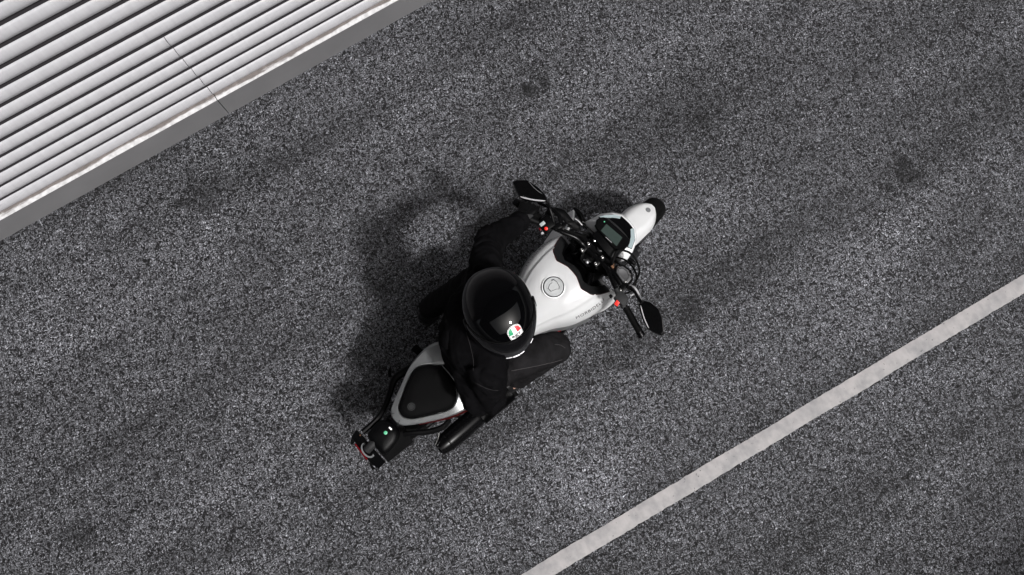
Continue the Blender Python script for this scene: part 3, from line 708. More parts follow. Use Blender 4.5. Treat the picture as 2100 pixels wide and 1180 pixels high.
bm = bmesh.new(); lathe(bm, [(0, 0.003), (0.001, 0.003)], (0.366, 0.078, 1.0575), (0, 0, 1), 10); P('indicator_light', bm, 'green_sticker', db)
bm = bmesh.new(); box(bm, (0.33, 0.0, 0.95), (0.10, 0.15, 0.16), None, 0.02); P('headlight_bracket', bm, 'plastic')

# ---- fuel tank
XS = [-0.34, -0.27, -0.20, -0.165, -0.10, -0.04, 0.0, 0.07, 0.13, 0.19, 0.26]
WS = [0.080, 0.094, 0.112, 0.122, 0.146, 0.178, 0.193, 0.209, 0.213, 0.205, 0.180]
ZS = [0.835, 0.865, 0.895, 0.910, 0.938, 0.957, 0.966, 0.972, 0.970, 0.960, 0.935]
def interp(xs, ys, x):
    if x <= xs[0]: return ys[0]
    for i in range(len(xs)-1):
        if x <= xs[i+1]:
            t = (x-xs[i])/(xs[i+1]-xs[i])
            m0 = (ys[i+1]-ys[max(i-1, 0)])/(xs[i+1]-xs[max(i-1, 0)]); m1 = (ys[min(i+2, len(xs)-1)]-ys[i])/(xs[min(i+2, len(xs)-1)]-xs[i]); h = xs[i+1]-xs[i]
            return ys[i]*(2*t**3-3*t*t+1)+m0*h*(t**3-2*t*t+t)+ys[i+1]*(-2*t**3+3*t*t)+m1*h*(t**3-t*t)
    return ys[-1]
PT = [0, .20, .40, .55, .64, .70, .735, .80, .88, .94, .98, 1.0, 1.06, 1.16, 1.30]
PY = [0, .20, .40, .55, .64, .70, .735, .80, .88, .94, .98, 1.0, 1.0, .97, .85]
PD = [0, .002, .008, .019, .029, .036, .050, .060, .078, .104, .132, .150, .190, .235, .285]
def tank_pt(x, t, off=0.0):
    a = abs(t); s = 1 if t >= 0 else -1
    w_, z_ = interp(XS, WS, x), interp(XS, ZS, x)
    fade = max(0.25, min(1, (x+0.34)/0.22))
    y = w_*interp(PT, PY, a); d = interp(PT, PD, a)*(0.75+0.25*fade)
    return Vector((x, s*y, z_-d+off))
XF_T = [0, .15, .42, .66, .76, .88, 1.0, 1.3]
XF_X = [.118, .116, .094, .116, .150, .200, .238, .262]
def lin(xs, ys, x):
    for i in range(len(xs)-1):
        if x <= xs[i+1]: return ys[i]+(ys[i+1]-ys[i])*(x-xs[i])/(xs[i+1]-xs[i])
    return ys[-1]
def xfront(t, side): return lin(XF_T, XF_X, abs(t))+(0.0 if side > 0 else 0.008*min(1, abs(t)))
tbm = bmesh.new(); rows = []
tv = []
for i in range(len(PT)-1):
    nsub = 2 if i in (0, 1, 2) else 2
    for k in range(nsub): tv.append(PT[i]+(PT[i+1]-PT[i])*k/nsub)
tv.append(PT[-1]); tv = [-q for q in reversed(tv[1:])]+tv
for t in tv:
    xf = xfront(t, 1 if t >= 0 else -1); xr = -0.34+0.02*abs(t)
    rows.append([tank_pt(xr+(xf-xr)*k/44, t) for k in range(45)])
# round recess for the filler cap
CAPC = Vector((0.0, 0.0))
for row in rows:
    for p in row:
        r = (p.xy-CAPC).length
        if r < 0.062: p.z -= 0.004*min(1, (0.062-r)/0.006)
ring_bridge(tbm, rows, closed=False, cap=False)
bmesh.ops.solidify(tbm, geom=tbm.faces[:], thickness=0.003)
tank = P('fuel_tank', tbm, 'white', smooth=50)
zc = interp(XS, ZS, 0.0)
bm = bmesh.new(); lathe(bm, [(-0.01, 0.0545), (0.001, 0.0545), (0.001, 0.0505), (-0.005, 0.050)], (0, 0, zc-0.001), (0.0, 0, 1), 48, cap=False); P('cap_surround', bm, 'white', tank)
bm = bmesh.new(); lathe(bm, [(-0.01, 0.0505), (0.002, 0.0505), (0.003, 0.0475), (-0.002, 0.046)], (0, 0, zc), (0, 0, 1), 48, cap=False); P('cap_seal', bm, 'rubber', tank)
bm = bmesh.new(); lathe(bm, [(-0.006, 0.046), (0.0035, 0.046), (0.005, 0.044), (0.005, 0.037), (0.0035, 0.036), (0.0035, 0.0335), (0.005, 0.0325), (0.0055, 0.0)], (0, 0, zc), (0, 0, 1), 48); P('filler_cap', bm, 'cap', tank)
# key cover on the cap: shield-shaped flap
bm = bmesh.new(); kf = [(-0.006, 0.014), (0.004, 0.014), (0.006, 0.022), (0.014, 0.020), (0.018, 0.006), (0.016, -0.010), (0.010, -0.017), (0.003, -0.012), (-0.017, -0.008), (-0.019, 0.006)]
ka = R(-5); kf = [(1.3*x, 1.3*y) for x, y in kf]; kf = [(x*math.cos(ka)-y*math.sin(ka), x*math.sin(ka)+y*math.cos(ka)) for x, y in kf]
plate(bm, kf, zc+0.0045, zc+0.0085, 0.0012); P('key_flap', bm, 'cap', tank)
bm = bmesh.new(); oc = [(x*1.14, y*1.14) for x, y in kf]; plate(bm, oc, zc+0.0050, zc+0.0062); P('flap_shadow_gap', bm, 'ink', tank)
# insert in front of the tank
bnd = []
for k in range(41):
    t = -0.90+1.80*k/40
    bnd.append(tank_pt(xfront(t, 1 if t >= 0 else -1)-0.003, t, 0.0015))
bm = bmesh.new(); cpt = Vector((0.235, 0.0, 0.95)); rr = []
for f, dz in ((0.0, 0.0), (0.02, 0.004), (0.18, -0.008), (0.24, -0.016)):
    rr.append([p.lerp(Vector((cpt.x, cpt.y, p.z)), f)+Vector((0, 0, dz)) for p in bnd])
ring_bridge(bm, rr, closed=False, cap=False); bmesh.ops.solidify(bm, geom=bm.faces[:], thickness=0.003)
tin = P('tank_insert', bm, 'plastic_grey', smooth=30)
bm = bmesh.new(); rr = []
for f, dz in ((0.235, -0.017), (0.29, -0.060), (0.42, -0.085), (0.6, -0.11)):
    rr.append([p.lerp(Vector((cpt.x, cpt.y, p.z)), f)+Vector((0, 0, dz)) for p in bnd])
ring_bridge(bm, rr, closed=False, cap=False); bmesh.ops.solidify(bm, geom=bm.faces[:], thickness=0.003)
P('inner_well', bm, 'plastic', tin, smooth=30)
bm = bmesh.new(); box(bm, (0.19, 0.0, 0.80), (0.16, 0.19, 0.10), None, 0.02); box(bm, (0.245, 0, 0.88), (0.10, 0.07, 0.16), None, 0.02); P('frame_head', bm, 'plastic')
for x, y in ((0.130, 0.082), (0.155, -0.115)):
    bm = bmesh.new(); lathe(bm, [(0, 0.005), (0.004, 0.005), (0.006, 0.002)], (x, y, 0.905), (0, 0, 1), 12); P('screw', bm, 'steel', tank)
# crease line red edging at the insert
bm = bmesh.new(); tube(bm, [p+Vector((-0.0008, 0, -0.0003)) for p in bnd], 0.0008, 6, 0); P('insert_edging', bm, 'lens_red', tank)

# lettering laid on the tank sides
def text_mesh(body, size, bold=0.0, sp=1.1):
    cu = bpy.data.curves.new('t', 'FONT'); cu.body = body; cu.size = size; cu.offset = bold; cu.space_character = sp; cu.resolution_u = 4
    o = bpy.data.objects.new('t', cu); COL.objects.link(o)
    dg = bpy.context.evaluated_depsgraph_get(); me = bpy.data.meshes.new_from_object(o.evaluated_get(dg))
    bpy.data.objects.remove(o)
    return me
def place_text(nm, me, fn, m, parent):
    bm = bmesh.new(); bm.from_mesh(me)
    bmesh.ops.triangulate(bm, faces=bm.faces[:])
    for v in bm.verts: v.co = fn(v.co.x, v.co.y)
    o = bpy.data.objects.new(nm, bpy.data.meshes.new(nm)); bm.to_mesh(o.data); bm.free(); o.data.materials.append(M[m]); COL.objects.link(o); o.parent = parent
    return o
tm = text_mesh('MORBIDELLI', 1.0, 0.0, 1.16)
xs = [v.co.x for v in tm.vertices]; tw = max(xs)
def side_text(xa, xb, t0, t1):
    def fn(u, v):
        x = xa+(xb-xa)*u/tw; t = t0+(t1-t0)*v/0.7
        p = tank_pt(x, t); n = Vector((0, math.copysign(0.6, t), 0.8)); return p+n*0.0015
    return fn
place_text('lettering', tm, side_text(-0.002, 0.160, -0.925, -0.872), 'ink', tank)
place_text('lettering', tm, side_text(0.160, -0.020, 0.965, 0.905), 'ink', tank)

# side shrouds under the tank
def shroud(s, pts, m='white'):
    bm = bmesh.new()
    top = [Vector((x, s*y, z)) for x, y, z in pts]
    ring_bridge(bm, [top, [p+Vector((0, -s*0.012, -0.008)) for p in top]])
    bmesh.ops.bevel(bm, geom=bm.edges[:], offset=0.0025, segments=1, affect='EDGES')
    return P('side_shroud', bm, m, smooth=25)
shroud(1, [(0.10, 0.195, 0.80), (0.17, 0.205, 0.83), (0.25, 0.190, 0.86), (0.325, 0.225, 0.80), (0.368, 0.268, 0.74), (0.34, 0.282, 0.70), (0.255, 0.272, 0.66), (0.17, 0.250, 0.64), (0.10, 0.215, 0.68)])
shroud(-1, [(0.10, 0.195, 0.80), (0.17, 0.205, 0.83), (0.235, 0.200, 0.86), (0.262, 0.206, 0.80), (0.262, 0.215, 0.74), (0.24, 0.222, 0.70), (0.21, 0.224, 0.66), (0.17, 0.220, 0.64), (0.10, 0.205, 0.68)])
# silver side panels under the tank's rear with a red pinstripe
for s in (1, -1):
    bm = bmesh.new(); rws = []
    for k in range(16):
        x = -0.36+0.42*k/15; wv = interp(XS, WS, x)+0.006
        rws.append([(x, s*(wv-0.012), 0.775+0.05*(k/15)), (x, s*(wv+0.004), 0.755+0.04*(k/15)), (x, s*(wv+0.004), 0.72+0.03*(k/15)), (x, s*(wv-0.01), 0.67)])
    ring_bridge(bm, rws, closed=False, cap=False); bmesh.ops.solidify(bm, geom=bm.faces[:], thickness=0.003)
    sp_ = P('side_panel', bm, 'silver')
    bm = bmesh.new(); tube(bm, [(-0.36+0.42*k/15, s*(interp(XS, WS, -0.36+0.42*k/15)+0.0115), 0.735+0.03*k/15) for k in range(11)], 0.0012, 6, 0); P('pinstripe', bm, 'red', sp_)

# ---- seats and tail
XT = [-0.975, -0.962, -0.935, -0.86, -0.77, -0.69, -0.63, -0.56]
HT = [0.020, 0.046, 0.068, 0.104, 0.150, 0.174, 0.180, 0.160]
out = [(XT[0], 0)]+[(x, -h) for x, h in zip(XT, HT)]+[(x, h) for x, h in reversed(list(zip(XT, HT)))]
def ring_at(sh, z, x0=-0.965):   # outline offset inward by sh
    r = []
    X = [x0+(0.40)*k/30 for k in range(31)]
    L_ = []
    for x in X:
        h = max(0.004, interp(XT, HT, x)-sh); L_.append((x, h))
    return [Vector((x, -h, z(x) if callable(z) else z)) for x, h in L_]+[Vector((x, h, z(x) if callable(z) else z)) for x, h in reversed(L_)]
def tail_ring(scale_out, dz, dx=0.0):
    # ring around the tail; scale_out shrinks the outline towards the seat outline
    seat_o = SEAT_O; r = []
    for a, b in zip(TAIL_O, seat_o): r.append(Vector((a[0]+(b[0]-a[0])*scale_out+dx, a[1]+(b[1]-a[1])*scale_out, 0.842+dz)))
    return r
TAIL_O = catmull([(-0.560, 0.150, 0), (-0.62, 0.172, 0), (-0.69, 0.170, 0), (-0.77, 0.148, 0), (-0.86, 0.101, 0), (-0.925, 0.066, 0), (-0.955, 0.046, 0), (-0.972, 0.020, 0), (-0.972, -0.020, 0), (-0.958, -0.046, 0), (-0.925, -0.070, 0), (-0.86, -0.107, 0), (-0.77, -0.150, 0), (-0.69, -0.175, 0), (-0.62, -0.180, 0), (-0.560, -0.155, 0)], 4)
SEAT_O = catmull([(-0.560, 0.050, 0), (-0.635, 0.056, 0), (-0.690, 0.100, 0), (-0.745, 0.122, 0), (-0.81, 0.098, 0), (-0.885, 0.052, 0), (-0.918, 0.030, 0), (-0.930, 0.010, 0), (-0.930, -0.014, 0), (-0.918, -0.035, 0), (-0.89, -0.060, 0), (-0.82, -0.096, 0), (-0.740, -0.130, 0), (-0.690, -0.118, 0), (-0.638, -0.060, 0), (-0.560, -0.055, 0)], 4)
bm = bmesh.new()
ring_bridge(bm, [tail_ring(0.25, -0.10, 0.02), tail_ring(0.0, -0.035), tail_ring(0.0, -0.018), tail_ring(0.12, -0.004), tail_ring(0.85, 0.012), tail_ring(0.97, 0.008), tail_ring(1.0, -0.01)], closed=False, cap=False)
bmesh.ops.solidify(bm, geom=bm.faces[:], thickness=0.003)
tail = P('tail_cowl', bm, 'silver', smooth=30)
for s in (1, -1):
    bm = bmesh.new(); tube(bm, [(-0.950, s*0.020, 0.8535), (-0.965, s*0.030, 0.846), (-0.978, s*0.036, 0.823)], 0.0011, 6, 0); P('panel_joint', bm, 'ink', tail)
    bm = bmesh.new()
    a = [(-0.62, 0.183, 0.812), (-0.69, 0.180, 0.812), (-0.77, 0.155, 0.812), (-0.86, 0.108, 0.812), (-0.895, 0.088, 0.812)]
    a = [(x, y-0.008 if s > 0 else y+0.005, z) for x, y, z in a]
    b_ = [(x, y-0.012, z-0.03) for x, y, z in a]
    A_ = [Vector((x, s*y, z)) for x, y, z in a]; B_ = [Vector((x, s*y, z)) for x, y, z in b_]
    ring_bridge(bm, [catmull(A_, 4), catmull(B_, 4)], closed=False, cap=False); bmesh.ops.solidify(bm, geom=bm.faces[:], thickness=0.002)
    P('red_panel', bm, 'red', tail)
# passenger seat
bm = bmesh.new()
def seat_ring(f, z):
    c = Vector((-0.77, -0.005, 0)); r = []
    for p in SEAT_O:
        q = c.lerp(Vector((min(p.x, -0.636), p.y, 0)), f); q.z = z+0.012*max(0, (q.x+0.77))/0.13; r.append(q)
    return r
ring_bridge(bm, [seat_ring(0.97, 0.82), seat_ring(0.985, 0.853), seat_ring(0.965, 0.868), seat_ring(0.92, 0.877), seat_ring(0.82, 0.884), seat_ring(0.5, 0.889), seat_ring(0.2, 0.890)], True, True)
ps = P('passenger_seat', bm, 'seat', smooth=40)
bm = bmesh.new()
for r0, r1 in ((0.0145, 0.0185), (0.0, 0.0125)):
    if r0: lathe(bm, [(0, r1), (0.0012, r1), (0.0012, r0), (0, r0)], (-0.867, -0.010, 0.8900), (0.03, 0, 1), 32, cap=False)
    else: lathe(bm, [(0, r1), (0.0009, r1), (0.0009, 0)], (-0.867, -0.010, 0.8900), (0.03, 0, 1), 32)
P('seat_emblem', bm, 'seat_mark', ps)
bm = bmesh.new(); tube(bm, [(-0.6365, 0.052, 0.882), (-0.6345, 0.0, 0.887), (-0.6365, -0.052, 0.882)], 0.0022, 6, 5); P('piping', bm, 'emblem', ps)
# rider seat
bm = bmesh.new(); rws = []
for k in range(19):
    x = -0.612+0.337*k/18; hw = interp([-0.612, -0.55, -0.45, -0.36, -0.275], [0.100, 0.118, 0.125, 0.098, 0.07], x); zt = 0.805+0.03*((k-9)/9)**2+(0.045*max(0, (3-k)/3))
    rws.append([(x, hw*u, zt-0.022*abs(u)**2.5-0.035*max(0, abs(u)-0.85)/0.15) for u in [-1+2*j/14 for j in range(15)]]+[(x, hw*0.9*u, 0.70) for u in (1, 0, -1)])
ring_bridge(bm, rws); P('rider_seat', bm, 'seat', smooth=45)

# subframe, frame, swingarm, engine, radiator, exhaust
def tubes(nm, m, paths, r=0.014):
    bm = bmesh.new()
    for p in paths: tube(bm, p, r, 10, 5)
    return P(nm, bm, m)
for s in (1, -1):
    tubes('frame_rail', 'metal_black', [[(0.20, s*0.05, 0.90), (0.05, s*0.15, 0.75), (-0.15, s*0.16, 0.60), (-0.30, s*0.13, 0.42)], [(0.20, s*0.04, 0.78), (0.15, s*0.12, 0.50), (0.10, s*0.13, 0.32)], [(-0.15, s*0.11, 0.70), (-0.5, s*0.11, 0.76), (-0.93, s*0.04, 0.80)], [(-0.28, s*0.11, 0.48), (-0.6, s*0.11, 0.68), (-0.90, s*0.04, 0.77)]], 0.017)
bm = bmesh.new()
for s in (1, -1):
    tube(bm, [(-0.25, s*0.09, 0.40), (-0.45, s*0.115, 0.37), (-0.80, s*0.112, 0.30)], [0.026, 0.028, 0.022], 10, 5)
box(bm, (-0.36, 0, 0.385), (0.10, 0.2, 0.06), None, 0.015)
P('swingarm', bm, 'metal_black')
bm = bmesh.new()
box(bm, (-0.05, 0.0, 0.36), (0.42, 0.26, 0.26), None, 0.05); box(bm, (0.10, 0, 0.55), (0.22, 0.20, 0.26), (0, R(20), 0), 0.03)
lathe(bm, [(0, 0.085), (0.03, 0.08), (0.04, 0.06), (0.045, 0)], (-0.14, 0.13, 0.36), (0, 1, 0), 28); lathe(bm, [(0, 0.10), (0.03, 0.095), (0.04, 0.07), (0.045, 0)], (-0.10, -0.13, 0.35), (0, -1, 0), 28)
P('engine', bm, 'engine')
bm = bmesh.new(); box(bm, (0.265, 0, 0.58), (0.03, 0.30, 0.26), (0, R(-12), 0), 0.008); P('radiator', bm, 'engine')
bm = bmesh.new(); tube(bm, [(-0.30, 0, 0.50), (-0.42, 0, 0.70)], 0.035, 14, 0)
for k in range(9): lathe(bm, [(0, 0.040), (0.006, 0.043), (0.012, 0.040)], Vector((-0.31, 0, 0.52)).lerp(Vector((-0.41, 0, 0.68)), k/9), (-0.12, 0, 0.2), 14)
P('shock_absorber', bm, 'metal_black')
bm = bmesh.new(); box(bm, (-0.55, 0.115, 0.36), (0.55, 0.012, 0.03), (0, R(-8), 0), 0.004); P('chain_guard', bm, 'plastic')
# exhaust silencer
bm = bmesh.new()
ex0, ex1 = Vector((-0.915, -0.226, 0.515)), Vector((-0.52, -0.214, 0.43)); axx = ex1-ex0; EL = axx.length
lathe(bm, [(0.012, 0.0), (0.012, 0.026), (0.0, 0.030), (0.0, 0.038), (0.02, 0.046), (0.065, 0.053), (EL*0.35, 0.056), (EL*0.6, 0.054), (EL*0.85, 0.046), (EL, 0.028), (EL+0.01, 0.0)], ex0, axx, 28)
exo = P('exhaust', bm, 'metal_black', smooth=40)
bm = bmesh.new(); lathe(bm, [(0.052, 0.0530), (0.054, 0.0548), (0.060, 0.0556), (0.062, 0.0540)], ex0, axx, 28, cap=False); P('silencer_band', bm, 'metal_black', exo)
bm = bmesh.new(); tube(bm, [(-0.53, -0.222, 0.43), (-0.42, -0.19, 0.33), (-0.25, -0.12, 0.22), (0.05, -0.06, 0.19), (0.22, -0.04, 0.30), (0.20, 0, 0.48)], 0.024, 12, 6); P('exhaust_pipe', bm, 'steel_dark', exo)
bm = bmesh.new()
hs_ = []
for k in range(9):
    c_ = ex0.lerp(ex1, 0.42+0.5*k/8); row = []
    for j in range(9):
        a = R(-10+j*17); row.append(c_+Vector((0.1, -math.cos(a)*0.060, math.sin(a)*0.062)))
    hs_.append(row)
ring_bridge(bm, hs_, closed=False, cap=False); bmesh.ops.solidify(bm, geom=bm.faces[:], thickness=0.003); P('heat_shield', bm, 'plastic', exo)
for q in ((-0.655, -0.175, 0.545), (-0.615, -0.215, 0.555)):
    bm = bmesh.new(); lathe(bm, [(0, 0.007), (0.006, 0.007), (0.008, 0.004), (0.008, 0)], q, (0, 0, 1), 14); P('bolt', bm, 'steel', exo)
bm = bmesh.new(); tube(bm, [(-0.74, -0.16, 0.56), (-0.66, -0.14, 0.62), (-0.60, -0.12, 0.70)], 0.012, 8, 4); lathe(bm, [(0, 0.018), (0.03, 0.016)], (-0.64, -0.165, 0.56), (0.1, -0.1, 1), 16); P('exhaust_hanger', bm, 'metal_black', exo)

# swingarm-mounted tubes, rear hugger and number-plate holder
bm = bmesh.new(); tube(bm, [(-0.62, 0.135, 0.44), (-0.70, 0.175, 0.50), (-0.775, 0.182, 0.545), (-0.865, 0.190, 0.55), (-0.930, 0.150, 0.555), (-0.995, 0.108, 0.565), (-1.06, 0.082, 0.58), (-1.155, 0.076, 0.582)], [0.016, 0.020, 0.022, 0.020, 0.016, 0.014, 0.015, 0.015], 10, 5)
P('carrier_tube', bm, 'plastic')
bm = bmesh.new(); tube(bm, [(-0.775, -0.150, 0.60), (-0.83, -0.158, 0.605), (-0.90, -0.130, 0.61), (-0.965, -0.085, 0.62), (-1.00, -0.064, 0.62)], [0.011, 0.015, 0.015, 0.013, 0.012], 10, 5)
P('carrier_tube', bm, 'plastic')
bm = bmesh.new(); tube(bm, [(-0.86, -0.165, 0.57), (-0.885, -0.185, 0.56), (-0.915, -0.20, 0.55)], 0.005, 8, 3); P('support_stay', bm, 'steel')
bm = bmesh.new(); lathe(bm, [(0, 0.006), (0.02, 0.006), (0.022, 0.003)], (-0.80, 0.150, 0.60), (0, 0, 1), 10); P('bolt', bm, 'steel', tail)
bm = bmesh.new(); tube(bm, [(-0.885, 0.215, 0.53), (-0.87, 0.240, 0.53), (-0.85, 0.255, 0.53)], [0.010, 0.008, 0.002], 8, 3); P('hook', bm, 'plastic')
hg = catmull([(-1.013, 0.030, 0), (-1.005, -0.010, 0), (-1.013, -0.045, 0), (-1.055, -0.075, 0), (-1.130, -0.084, 0), (-1.145, -0.050, 0), (-1.150, 0.0, 0), (-1.143, 0.046, 0), (-1.10, 0.062, 0), (-1.050, 0.064, 0)], 3, True)
bm = bmesh.new(); dome(bm, [Vector((p.x, p.y, 0.615)) for p in hg], (-1.08, -0.008, 0.615), [(0.9, -0.06), (1.0, -0.04), (1.0, -0.01), (0.97, 0.002), (0.85, 0.012), (0.6, 0.018), (0.2, 0.020)])
th = P('rear_hugger', bm, 'plastic', smooth=40)
bm = bmesh.new(); plate(bm, [(-0.975, 0.05), (-0.99, -0.12), (-1.15, -0.12), (-1.155, 0.0), (-1.12, 0.05)], 0.54, 0.562, 0.004); P('hugger_wing', bm, 'plastic', th)
bm = bmesh.new(); lathe(bm, [(0, 0.009), (0.0015, 0.009), (0.002, 0.008), (0.002, 0)], (-1.062, -0.004, 0.6352), (0, 0, 1), 24); P('sticker', bm, 'green_sticker', th)
bm = bmesh.new(); box(bm, (-1.031, -0.002, 0.6335), (0.008, 0.019, 0.004), (0, 0, R(5)), 0.002); P('sticker', bm, 'white_ink', th)
for x, y in ((-1.124, 0.025), (-1.120, -0.038)):
    bm = bmesh.new(); lathe(bm, [(0, 0.004), (0.003, 0.004), (0.004, 0.002), (0.004, 0)], (x, y, 0.626), (0, 0, 1), 12); P('screw', bm, 'brass', th)
ta = bmesh.new(); box(ta, (-0.945, 0.0, 0.70), (0.06, 0.05, 0.14), (0, R(-18), 0), 0.01); P('tail_stay', ta, 'plastic')
# plate holder
bm = bmesh.new()
ph = [(-1.168, 0.105), (-1.219, 0.100), (-1.224, 0.060), (-1.228, 0.0), (-1.226, -0.058), (-1.210, -0.114), (-1.153, -0.114), (-1.158, -0.05), (-1.164, 0.05)]
plate(bm, ph, lambda x, y: 0.560+(x+1.19)*1.2, lambda x, y: 0.568+(x+1.19)*1.2, 0.001)
pho = P('plate_holder', bm, 'plastic', smooth=20)
bm = bmesh.new(); plate(bm, [(-1.219, 0.100), (-1.24, 0.083), (-1.245, 0.066), (-1.224, 0.068)], 0.520, 0.530); P('plate_lug', bm, 'plastic', pho)
bm = bmesh.new(); plate(bm, [(-1.213, -0.050), (-1.232, -0.064), (-1.240, -0.098), (-1.222, -0.104), (-1.225, -0.08), (-1.212, -0.075)], 0.520, 0.530); P('plate_lug', bm, 'plastic', pho)
for a_, b_ in (((-1.166, 0.103), (-1.160, 0.028)), ((-1.160, -0.036), (-1.154, -0.112))):
    bm = bmesh.new(); tube(bm, [(a_[0], a_[1], 0.597), (b_[0], b_[1], 0.597)], 0.0022, 6, 0); P('edge_trim', bm, 'steel', pho)
for x, y in ((-1.172, 0.071), (-1.162, -0.090)):
    bm = bmesh.new(); lathe(bm, [(0, 0.0052), (0.006, 0.005), (0.009, 0.003), (0.009, 0)], (x, y, 0.585), (0, 0, 1), 14); P('screw', bm, 'brass', pho)
bm = bmesh.new()
for r_, q_ in ((0.041, 0.0025), (0.036, 0.0022)):
    pts = [(-1.190+math.cos(a)*r_*0.62, -0.010+math.sin(a)*r_, 0.578) for a in [R(60+k*12) for k in range(21)]]
    tube(bm, pts, q_, 6, 0)
P('reflector_ring', bm, 'emblem', pho)
bm = bmesh.new(); tube(bm, [(-1.135, -0.004, 0.605), (-1.165, -0.006, 0.605), (-1.192, -0.010, 0.598)], [0.024, 0.022, 0.020], 16, 3); P('plate_lamp', bm, 'plastic_grey', pho)
bm = bmesh.new(); box(bm, (-1.228, 0.01, 0.53), (0.006, 0.10, 0.010), (0, R(40), 0), 0.002); P('rear_reflector', bm, 'lens_red', pho)
# foot pegs
def peg(a, b_, nm='foot_peg', r=0.014):
    bm = bmesh.new(); tube(bm, [a, b_], [r*0.8, r], 10, 0); lathe(bm, [(0, r*1.0), (0.006, r*1.15), (0.012, r)], Vector(b_), Vector(b_)-Vector(a), 12); P(nm, bm, 'rubber')
peg((-0.42, -0.13, 0.34), (-0.435, -0.252, 0.34)); peg((-0.42, 0.13, 0.34), (-0.435, 0.245, 0.34))
bm = bmesh.new(); tube(bm, [(-0.66, 0.12, 0.50), (-0.655, 0.17, 0.48), (-0.665, 0.20, 0.47)], 0.010, 8, 3); box(bm, (-0.690, 0.235, 0.47), (0.040, 0.075, 0.022), (0, 0, R(8)), 0.007); P('passenger_peg', bm, 'rubber')
bm = bmesh.new(); tube(bm, [(-0.60, -0.12, 0.50), (-0.61, -0.16, 0.48), (-0.62, -0.185, 0.47)], 0.010, 8, 3); P('passenger_peg', bm, 'rubber')
bm = bmesh.new(); tube(bm, [(-0.20, 0.13, 0.20), (-0.38, 0.19, 0.17), (-0.47, 0.20, 0.16)], 0.010, 8, 3); P('side_stand', bm, 'metal_black')
bm = bmesh.new(); tube(bm, [(-0.43, -0.145, 0.33), (-0.34, -0.185, 0.28), (-0.23, -0.20, 0.26)], 0.008, 8, 4); P('brake_pedal', bm, 'metal_black')

# ------------------------------------------------------------------ rider
rider = bpy.data.objects.new('person', None); COL.objects.link(rider)
rider.location = (OX, OY, 0); rider.rotation_euler = (0, 0, HEAD)
tag(rider, 'rider in black jacket, dark jeans and glossy black helmet seated on the motorcycle', 'person')

def capsule(bm, a, b_, ra, rb, seg=18):
    a, b_ = Vector(a), Vector(b_); ax = b_-a; L_ = ax.length
    if L_ < 1e-6: ax = Vector((0, 0, 1)); L_ = 1e-4
    pr = []
    for k in range(6): t = math.pi/2*k/5; pr.append((-ra*math.cos(t), max(1e-4, ra*math.sin(t))))
    for k in range(6): t = math.pi/2*k/5; pr.append((L_+rb*math.sin(t), max(1e-4, rb*math.cos(t))))
    lathe(bm, pr, a, ax, seg)
def ellipsoid(bm, c, r, rot=None):
    b2 = bmesh.new(); bmesh.ops.create_icosphere(b2, subdivisions=3, radius=1)
    Mx = Matrix.Translation(Vector(c)) @ (Euler(rot).to_matrix().to_4x4() if rot else Matrix()) @ Matrix.Diagonal((*r, 1))
    for v in b2.verts: v.co = Mx @ v.co
    merge(bm, b2)
def remeshed(bm, voxel, smooth_it=6, fac=0.5):
    me = bpy.data.meshes.new('t'); bm.to_mesh(me); bm.free()
    o = bpy.data.objects.new('t', me); COL.objects.link(o)
    m = o.modifiers.new('r', 'REMESH'); m.mode = 'VOXEL'; m.voxel_size = voxel
    if smooth_it: s = o.modifiers.new('s', 'SMOOTH'); s.iterations = smooth_it; s.factor = fac
    dg = bpy.context.evaluated_depsgraph_get(); dg.update()
    me2 = bpy.data.meshes.new_from_object(o.evaluated_get(dg)); bpy.data.objects.remove(o)
    return me2
def link_mesh(nm, me, m, parent, smooth=True):
    me.name = nm; me.materials.clear(); me.materials.append(M[m])
    for p in me.polygons: p.use_smooth = smooth
    o = bpy.data.objects.new(nm, me); COL.objects.link(o); o.parent = parent; return o

def wrinkle(me, bones, amp, freq=28, sharp=1.6):
    """folds running around each limb, strongest where the limb bends (bone ends)"""
    B = [(Vector(a), Vector(b_), k) for a, b_, k in bones]
    nr = [v.normal.copy() for v in me.vertices]
    for v, n_ in zip(me.vertices, nr):
        best = None
        for i, (a, b_, k) in enumerate(B):
            ab = b_-a; t = max(0, min(1, (v.co-a).dot(ab)/ab.length_squared)); q = a+ab*t; d = (v.co-q).length
            if best is None or d < best[0]: best = (d, t, ab, q, i, k)
        d, t, ab, q, i, k = best
        L_ = ab.length; axn = ab.normalized(); rad = v.co-q
        s_ = t*L_
        p = Vector((s_*freq+1.6*noise.noise(v.co*9)+i*7.3, rad.dot(axn.orthogonal())*9, rad.dot(axn.cross(axn.orthogonal()))*9))
        f = noise.noise(p); f2 = noise.noise(v.co*55)*0.15+noise.noise(v.co*22+Vector((4, 2, 1)))*0.6
        f = (1-abs(f)*2)*0.8 if True else f
        bend = 0.45+0.75*(abs(t-0.5)*2)**2
        cr = max(0, 0.16-abs(noise.noise(Vector((s_*freq*0.55+2.2*noise.noise(v.co*5)+i*3.1, rad.x*4, rad.y*4)))))/0.16
        v.co += n_*amp*k*(f*bend*0.7+f2-0.75*cr*bend)
    me.update()

